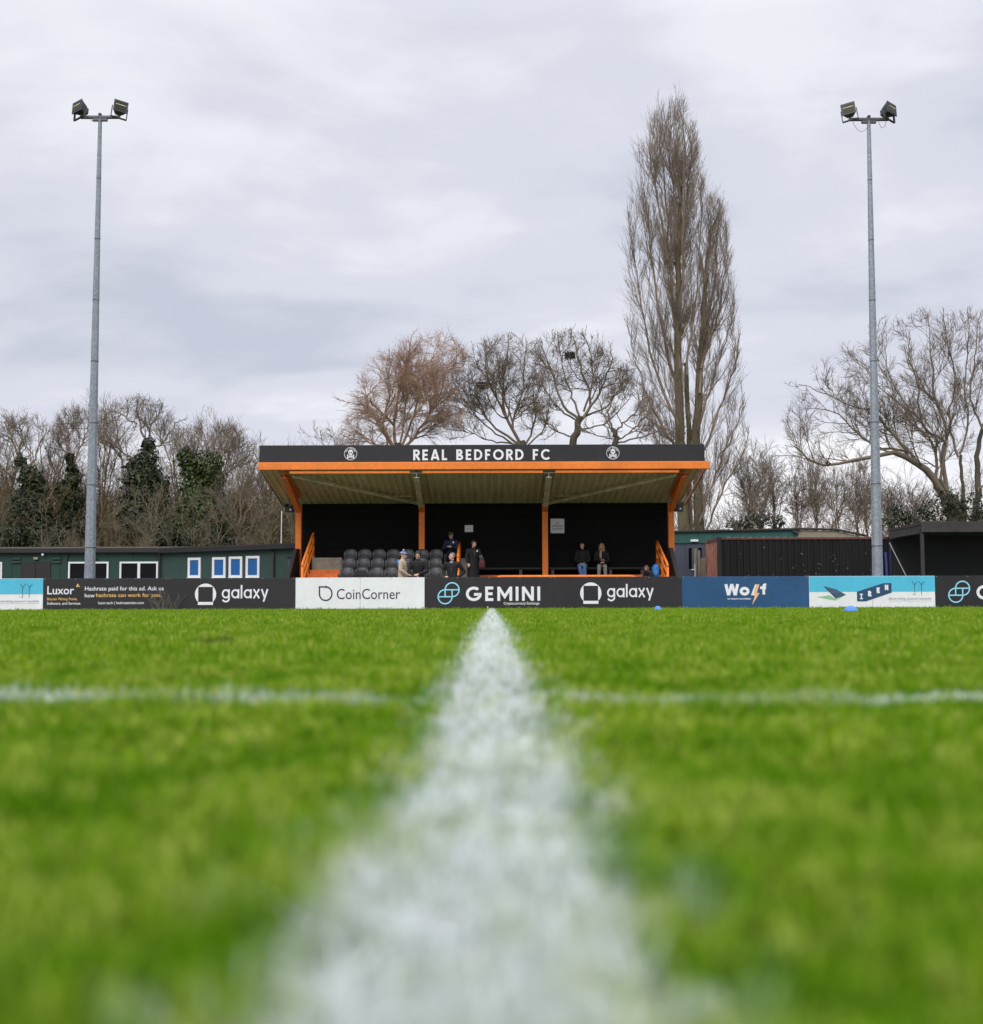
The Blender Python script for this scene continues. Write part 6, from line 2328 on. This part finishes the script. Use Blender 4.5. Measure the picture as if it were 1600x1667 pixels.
def cap_of_hair(mat, low=.0, size=1.0, name='hair', bun=False, longh=0.0):
    def f(part, HP, HR):
        h = MB()
        bmh = bmesh.new()
        bmesh.ops.create_uvsphere(bmh, u_segments=18, v_segments=14, radius=1)
        for v in list(bmh.verts):
            # cut the face opening and the neck
            if (v.co.y < -.38 and v.co.z < .30) or v.co.z < -.45 + low:
                v.co *= .80
            else:
                v.co *= 1 + .035 * math.sin(v.co.x * 17) * math.cos(v.co.z * 13)
        h.bm(bmh, Matrix.Translation(HP(0, .022, .028)) @ HR.to_4x4() @ Matrix.Diagonal((.088 * size, .102 * size, .100 * size, 1)))
        if bun:
            h.ball(HP(0, .115, .055), .04, .04, .04)
        if longh:
            for a in np.linspace(-1.9, 1.9, 11):
                x, y = .084 * math.sin(a), .02 + .090 * math.cos(a)
                h.tube([HP(x * .8, y * .8, .05), HP(x * 1.08, y * 1.05, -.04), HP(x * 1.15, y * .98, -.14), HP(x * 1.1, y * .9, -.10 - longh)], [.024, .028, .026, .010], 7)
        part(h, name, mat)
    return f


def floor_at(px, py_head, d, H):
    p = P(px, py_head, d)
    return (p.x, d, p.z - H)


STAND = (((-.10, -.01, .49), (-.11, .02, .075)), ((.10, -.01, .49), (.11, .02, .075)))
SIT = (((-.11, -.42, .49), (-.12, -.40, .08)), ((.11, -.42, .49), (.12, -.40, .08)))


def bobble(part, HP, HR):
    h = MB()
    bmh = bmesh.new()
    bmesh.ops.create_uvsphere(bmh, u_segments=16, v_segments=12, radius=1)
    for v in bmh.verts:
        if v.co.z < -.05: v.co.z = -.05
    h.bm(bmh, Matrix.Translation(HP(0, .014, .035)) @ HR.to_4x4() @ Matrix.Diagonal((.092, .108, .105, 1)))
    hat = part(h, 'hat', M_HATBLUE)
    for z0, m in ((.066, M_WHITE), (.098, M_LBLUE)):
        b_ = MB()
        rr = math.sqrt(max(.01, 1 - ((z0 + .01 - .035) / .105) ** 2)) * 1.025
        ring = [HP(.092 * rr * math.cos(a), .014 + .108 * rr * math.sin(a), z0) for a in np.linspace(0, 2 * math.pi, 19)]
        b_.tube(ring, .009, 6, cap=False)
        part(b_, 'hat_band', m)
    b_ = MB()
    b_.ball(HP(0, .02, .155), .034)
    part(b_, 'bobble', M_GREYINK)


def flatcap(part, HP, HR):
    cap_of_hair(M_HDARK, .1)(part, HP, HR)
    h = MB()
    h.ball(HP(0, .01, .082), .093, .112, .048, 14, 8)
    h.ball(HP(0, -.095, .062), .062, .05, .012, 12, 6)
    part(h, 'cap', M_OLIVECAP)


def hood_blue(part, HP, q):
    h = MB()
    h.ball(q['neck'] + V3(0, .115, -.07), .115, .075, .11)
    part(h, 'hood', M_CBLUE)


person('person in a beige jacket and blue bobble hat, standing side-on behind the white board', floor_at(655, 894.5, 38.4, 1.80), math.radians(78), 1.74,
       STAND, (((-.24, -.02, 1.17), (-.15, -.22, 1.02), (.3, -1, -.1)), ((.24, -.02, 1.17), (.15, -.22, 1.02), (-.3, -1, -.1))), M_CBEIGE, M_CDARK, M_SKIN, head=(0.05, .12), hair=bobble, extra=hood_blue)
person('dark-haired person in a black jacket with clasped hands, beside the bobble hat', floor_at(681, 897, 38.0, 1.735), math.radians(-8), 1.72,
       STAND, (((-.29, -.06, 1.14), (-.06, -.30, 1.03), (1, -.5, -.2)), ((.29, -.06, 1.14), (.07, -.31, 1.05), (-1, -.4, -.2))), M_CBLACK, M_CDARK, M_SKIN, head=(.12, .12), lean=.10, wide=1.12, hair=cap_of_hair(M_HDARK, .0, 1.14))
def shirt(part, HP, q):
    h = MB()
    n_, c_ = q['neck'], q['chest']
    h.hexa([n_ + V3(-.012, -.118, -.15), n_ + V3(.012, -.118, -.15), n_ + V3(.012, -.10, -.15), n_ + V3(-.012, -.10, -.15),
            n_ + V3(-.045, -.085, .01), n_ + V3(.045, -.085, .01), n_ + V3(.045, -.06, .01), n_ + V3(-.045, -.06, .01)])
    part(h, 'shirt_collar', M_GREYINK, smooth=False)
    h = MB()
    h.tube([n_ + V3(.02, -.126, -.17), c_ + V3(.012, -.152, -.05), q['hp'] + V3(.01, -.142, .06)], .008, 6)
    part(h, 'zip', M_STEEL)


def badge(part, HP, q):
    c_ = q['chest']
    h = MB()
    h.hexa([c_ + V3(.075, -.142, .045), c_ + V3(.115, -.136, .045), c_ + V3(.115, -.118, .045), c_ + V3(.075, -.118, .045),
            c_ + V3(.070, -.138, .105), c_ + V3(.120, -.130, .105), c_ + V3(.120, -.110, .105), c_ + V3(.070, -.110, .105)])
    part(h, 'badge', M_WHITE, smooth=False)
    h = MB()
    h.tube([q['neck'] + V3(0, -.10, -.05), c_ + V3(0, -.150, 0), q['hp'] + V3(0, -.150, .05)], .008, 6)
    part(h, 'zip', M_STEEL)


person('grey-haired balding man in a black coat looking up to the side', floor_at(736, 899.5, 38.3, 1.73), math.radians(-14), 1.72,
       STAND, (((-.29, .03, 1.17), (-.14, -.22, 1.02), (.5, -1, -.2)), ((.36, .10, 1.17), (.20, -.03, .98), (-.6, -.6, -.3))), M_CBLACK, M_CDARK, M_SKIN2, head=(-.75, -.10), wide=1.12, coat=.74, hair=cap_of_hair(M_HGREY, .30, .97), extra=shirt)
p4 = P(735, 867, 42.85)
person('man in an olive cap and navy jacket sitting on the top tier with hands raised', (p4.x, 42.95, p4.z - 1.275), math.radians(-12), 1.72,
       SIT, (((-.27, -.10, .72), (-.07, -.30, .80), (1, -.4, .3)), ((.27, -.10, .72), (.06, -.31, .79), (-1, -.4, .3))), M_CNAVY, M_CDARK, M_SKIN, hip=(0, 0, .50), head=(-.10, .30), lean=.06, hair=flatcap, extra=badge)
bag_p = person('dark-haired person in a long black coat standing beside the orange handrail', floor_at(770.5, 879.5, 41.9, 1.70), math.radians(18), 1.69,
               STAND, (((-.26, .0, 1.16), (-.22, -.12, .96), (0, -.6, -1)), ((.25, -.02, 1.16), (.27, -.17, .97), (0, -.5, -1))), M_CBLACK, M_CDARK, M_SKIN, head=(.45, .05), coat=1.12, hair=cap_of_hair(M_HDARK, .05, 1.08), extra=badge)
zb_ = .15 + .925
p6, p7 = P(948.5, 900, 43.5), P(980, 900, 43.5)
person('woman in a black coat and blue jeans sitting on the bench, hair tied back', (p6.x, 43.62, zb_ - .44), math.radians(-6), 1.68,
       (((-.10, -.44, .50), (-.02, -.42, .08)), ((.08, -.44, .50), (.10, -.42, .08))), (((-.25, -.03, .73), (-.07, -.26, .60), (.7, -.7, -.4)), ((.25, -.03, .73), (.08, -.27, .61), (-.7, -.7, -.4))), M_CBLACK, M_CJEAN, M_SKIN, hip=(0, 0, .545), head=(-.50, .0), hair=cap_of_hair(M_HDARK, .0, 1.0, bun=True))


def scarf(part, HP, q):
    h = MB()
    n_ = q['neck']
    h.tube([n_ + V3(.075 * math.cos(a), .07 * math.sin(a) - .01, .01) for a in np.linspace(0, 2 * math.pi, 13)], .028, 8, cap=False)
    h.tube([n_ + V3(-.03, -.085, 0), n_ + V3(-.05, -.15, -.12), n_ + V3(-.04, -.165, -.30)], [.04, .045, .04], 8)
    part(h, 'scarf', M_CSCARF)


person('woman with long blonde hair, beige scarf and grey trousers sitting on the bench', (p7.x, 43.62, zb_ - .44), math.radians(-4), 1.64,
       SIT, (((-.24, -.05, .74), (-.04, -.24, .74), (1, -.5, .1)), ((.25, -.04, .73), (.08, -.26, .66), (-1, -.5, 0))), M_CBLACK, M_CGREY, M_SKIN, hip=(0, 0, .545), head=(-.45, .05), hair=cap_of_hair(M_HBLOND, .0, 1.03, longh=.17), extra=scarf)
p8 = P(1058, 917.5, 41.05)
CH = 1.30
person('child with long brown hair in a black top crouching by the orange handrail', (p8.x + .08, 41.2, p8.z - .93 * CH / 1.75 * 1.0 - .15), math.radians(-52), CH,
       (((-.13, -.36, .44), (-.12, -.05, .10)), ((.13, -.34, .40), (.12, -.02, .10))), (((-.22, -.28, .60), (-.10, -.46, .52), (.3, -1, -.3)), ((.22, -.26, .60), (.12, -.46, .52), (-.3, -1, -.3))), M_CBLACK, M_CDARK, M_SKIN, hip=(0, .02, .33), lean=.55, head=(.25, .40), hair=cap_of_hair(M_HBROWN, .0, 1.05, longh=.12))


def backpack():
    p = P(1066.5, 928, 41.15)
    t = thing('backpack', 'bright blue backpack at the foot of the orange handrail', 'backpack', (p.x, 41.2, G + .5))
    b = MB()
    b.loft([(p.x, 41.2, p.z - .32, .11, .09), (p.x + .01, 41.2, p.z - .1, .13, .11), (p.x + .02, 41.2, p.z + .08, .12, .10), (p.x + .03, 41.2, p.z + .17, .08, .07), (p.x + .035, 41.2, p.z + .195, .03, .03)], 16)
    b.build('bag', M_CBLUE, t, smooth=True)
    b = MB()
    b.loft([(p.x, 41.08, p.z - .25, .07, .03), (p.x, 41.075, p.z - .12, .085, .045), (p.x, 41.09, p.z - .02, .07, .03)], 12)
    b.build('pocket', M_CBLUE, t, smooth=True)
    b = MB()
    b.tube([(p.x + .01, 41.18, p.z + .19), (p.x + .03, 41.16, p.z + .24), (p.x + .06, 41.18, p.z + .19)], .012, 6)
    b.build('loop', M_CDARK, t, smooth=True)


backpack()


def shoulder_bag():
    p = P(784.5, 917, 41.6)
    t = thing('shoulder_bag', 'maroon bag hanging at the side of the long black coat', 'bag', (p.x, 41.6, p.z - .15))
    b = MB()
    b.loft([(p.x, 41.6, p.z - .17, .07, .05), (p.x, 41.6, p.z - .12, .11, .07), (p.x, 41.6, p.z + .05, .10, .06), (p.x, 41.6, p.z + .13, .06, .04)], 14)
    b.build('bag', M_MAROON, t, smooth=True)
    b = MB()
    b.tube([(p.x - .05, 41.6, p.z + .12), (p.x - .07, 41.6, p.z + .24), (p.x - .02, 41.6, p.z + .26), (p.x + .05, 41.6, p.z + .12)], .012, 6)
    b.build('strap', M_CGREY, t, smooth=True)


shoulder_bag()


# ------------------------------------------------------------------ grass
def build_grass():
    rs = np.random.default_rng(99)
    gzv = np.vectorize(gz)
    V, F, ROOT, HT, TI = [], [], [], [], []
    off = 0

    def field(d0, d1, dens, w, h, near):
        nonlocal off
        # uniform over the wedge in front of the camera (a little wider than the picture)
        core = lambda d: .43 * d + .7
        half = lambda d: .43 * d + 3.0
        area = (half(d0) + half(d1)) * (d1 - d0)
        n = int(area * dens)
        y = rs.uniform(d0, d1, n * 2)
        keep = rs.uniform(0, half(d1), n * 2) < half(y)
        y = y[keep][:n]
        n = len(y)
        x = rs.uniform(-1, 1, n) * half(y)
        out = np.abs(x) > core(y)                       # thinner, broader blades beyond the edge of the picture
        sel = ~out | (rs.uniform(0, 1, n) < .30)
        x, y, out = x[sel], y[sel], out[sel]
        n = len(y)
        # tufts: blades gather and stand taller in soft clumps
        cl = np.sin(x * 9.1 + 1.3 * np.sin(y * 5.3)) * np.sin(y * 7.7 + 1.7 * np.sin(x * 6.1)) + .5 * np.sin(x * 23 + y * 17) * np.sin(y * 29 - x * 11)
        hh = h * rs.uniform(.55, 1.35, n) * (1 + .28 * cl)
        # trodden flatter where the lines are marked
        lean = np.abs(rs.normal(.55, .35, n))
        az = rs.uniform(0, 2 * np.pi, n)
        fa = rs.uniform(0, 2 * np.pi, n)
        ww = w * rs.uniform(.7, 1.3, n) * np.where(out, 2.0, 1.0)
        z = gzv(y)
        base = np.stack([x, y, z - .003], 1)
        lat = np.stack([np.cos(fa), np.sin(fa), np.zeros(n)], 1)
        ld = np.stack([np.cos(az), np.sin(az), np.zeros(n)], 1)
        tip = base + np.array([0, 0, 1.0]) * (hh * np.cos(np.minimum(lean, 1.35)))[:, None] + ld * (hh * np.sin(np.minimum(lean, 1.35)))[:, None]
        a = base - lat * (ww / 2)[:, None]
        b = base + lat * (ww / 2)[:, None]
        tint = rs.uniform(0, 1, n)
        if near:
            mid = base + np.array([0, 0, 1.0]) * (hh * .60)[:, None] + ld * (hh * .22 * lean)[:, None]
            c = mid - lat * (ww * .42)[:, None]
            d = mid + lat * (ww * .42)[:, None]
            v = np.stack([a, b, c, d, tip], 1)
            f = np.array([[0, 1, 2], [1, 3, 2], [2, 3, 4]])
            ht = np.array([0, 0, .6, .6, 1.0])
        else:
            v = np.stack([a, b, tip], 1)
            f = np.array([[0, 1, 2]])
            ht = np.array([0, 0, 1.0])
        k = v.shape[1]
        V.append(v.reshape(-1, 3))
        F.append((f[None] + np.arange(n)[:, None, None] * k).reshape(-1, 3) + off)
        ROOT.append(np.repeat(base, k, 0))
        HT.append(np.tile(ht, n))
        TI.append(np.repeat(tint, k))
        off += n * k
    field(.22, 1.2, 42000, .0040, .027, True)
    field(1.2, 3.0, 24000, .0050, .028, True)
    field(3.0, 7.0, 8000, .009, .029, False)
    field(7.0, 15., 1900, .018, .031, False)
    field(15., 26., 800, .028, .033, False)
    field(26., 35.88, 620, .032, .036, False)
    field(35.55, 35.88, 420, .030, .075, False)
    V = np.concatenate(V).astype(np.float32)
    F = np.concatenate(F).astype(np.int32)
    me = raw_mesh('grass', V, F, M_GRASS, smooth=False)
    for nm, tp, arr in (('root', 'FLOAT_VECTOR', np.concatenate(ROOT)), ('height', 'FLOAT', np.concatenate(HT)), ('tint', 'FLOAT', np.concatenate(TI))):
        at = me.attributes.new(nm, tp, 'POINT')
        at.data.foreach_set('vector' if tp == 'FLOAT_VECTOR' else 'value', arr.astype(np.float32).ravel())
    o = bpy.data.objects.new('grass', me)
    COL.objects.link(o)
    tag(o, 'short bright green winter grass with worn white pitch lines', 'grass', None, 'stuff')


build_grass()


def dry_weeds(label, px0, px1, n, hmax, seed):
    rs = np.random.default_rng(seed)
    y = rs.uniform(35.6, 35.84, n)
    px = px0 + (px1 - px0) * rs.beta(2, 2, n)
    st = np.stack([(px - 800) / FPX * y, y, np.full(n, gz(35.7))], 1)
    d = nrm(np.stack([rs.normal(0, .30, n), -np.abs(rs.normal(0, .08, n)), np.ones(n)], 1))
    L = hmax * rs.uniform(.3, 1, n)
    pts, rad = grow(st, d, L, np.full(n, .0036), np.full(n, .002), 7, .10, (0, 0, -.1), rs)
    g = [(pts, rad, 3)]
    a, b_, l2, r = spawn(pts, rad, L, 3, .4, 1, .6, .2, .35, rs)
    p2, r2 = grow(a, b_, l2, np.full(len(l2), .0028), np.full(len(l2), .002), 4, .12, (0, 0, .1), rs)
    p2[..., 1] = np.minimum(p2[..., 1], 35.885)
    pts[..., 1] = np.minimum(pts[..., 1], 35.885)
    g.append((p2, r2, 3))
    o = bpy.data.objects.new('dry_weeds', tubes_mesh('dry_weeds', g, M_DRY))
    COL.objects.link(o)
    tag(o, label, 'weeds', None, 'stuff')


M_DRY = surf('dry stems', (.21, .19, .15), .9, .3, 5)
dry_weeds('thin dead weeds standing against the joint of two charcoal boards', 246, 292, 46, .72, 7)
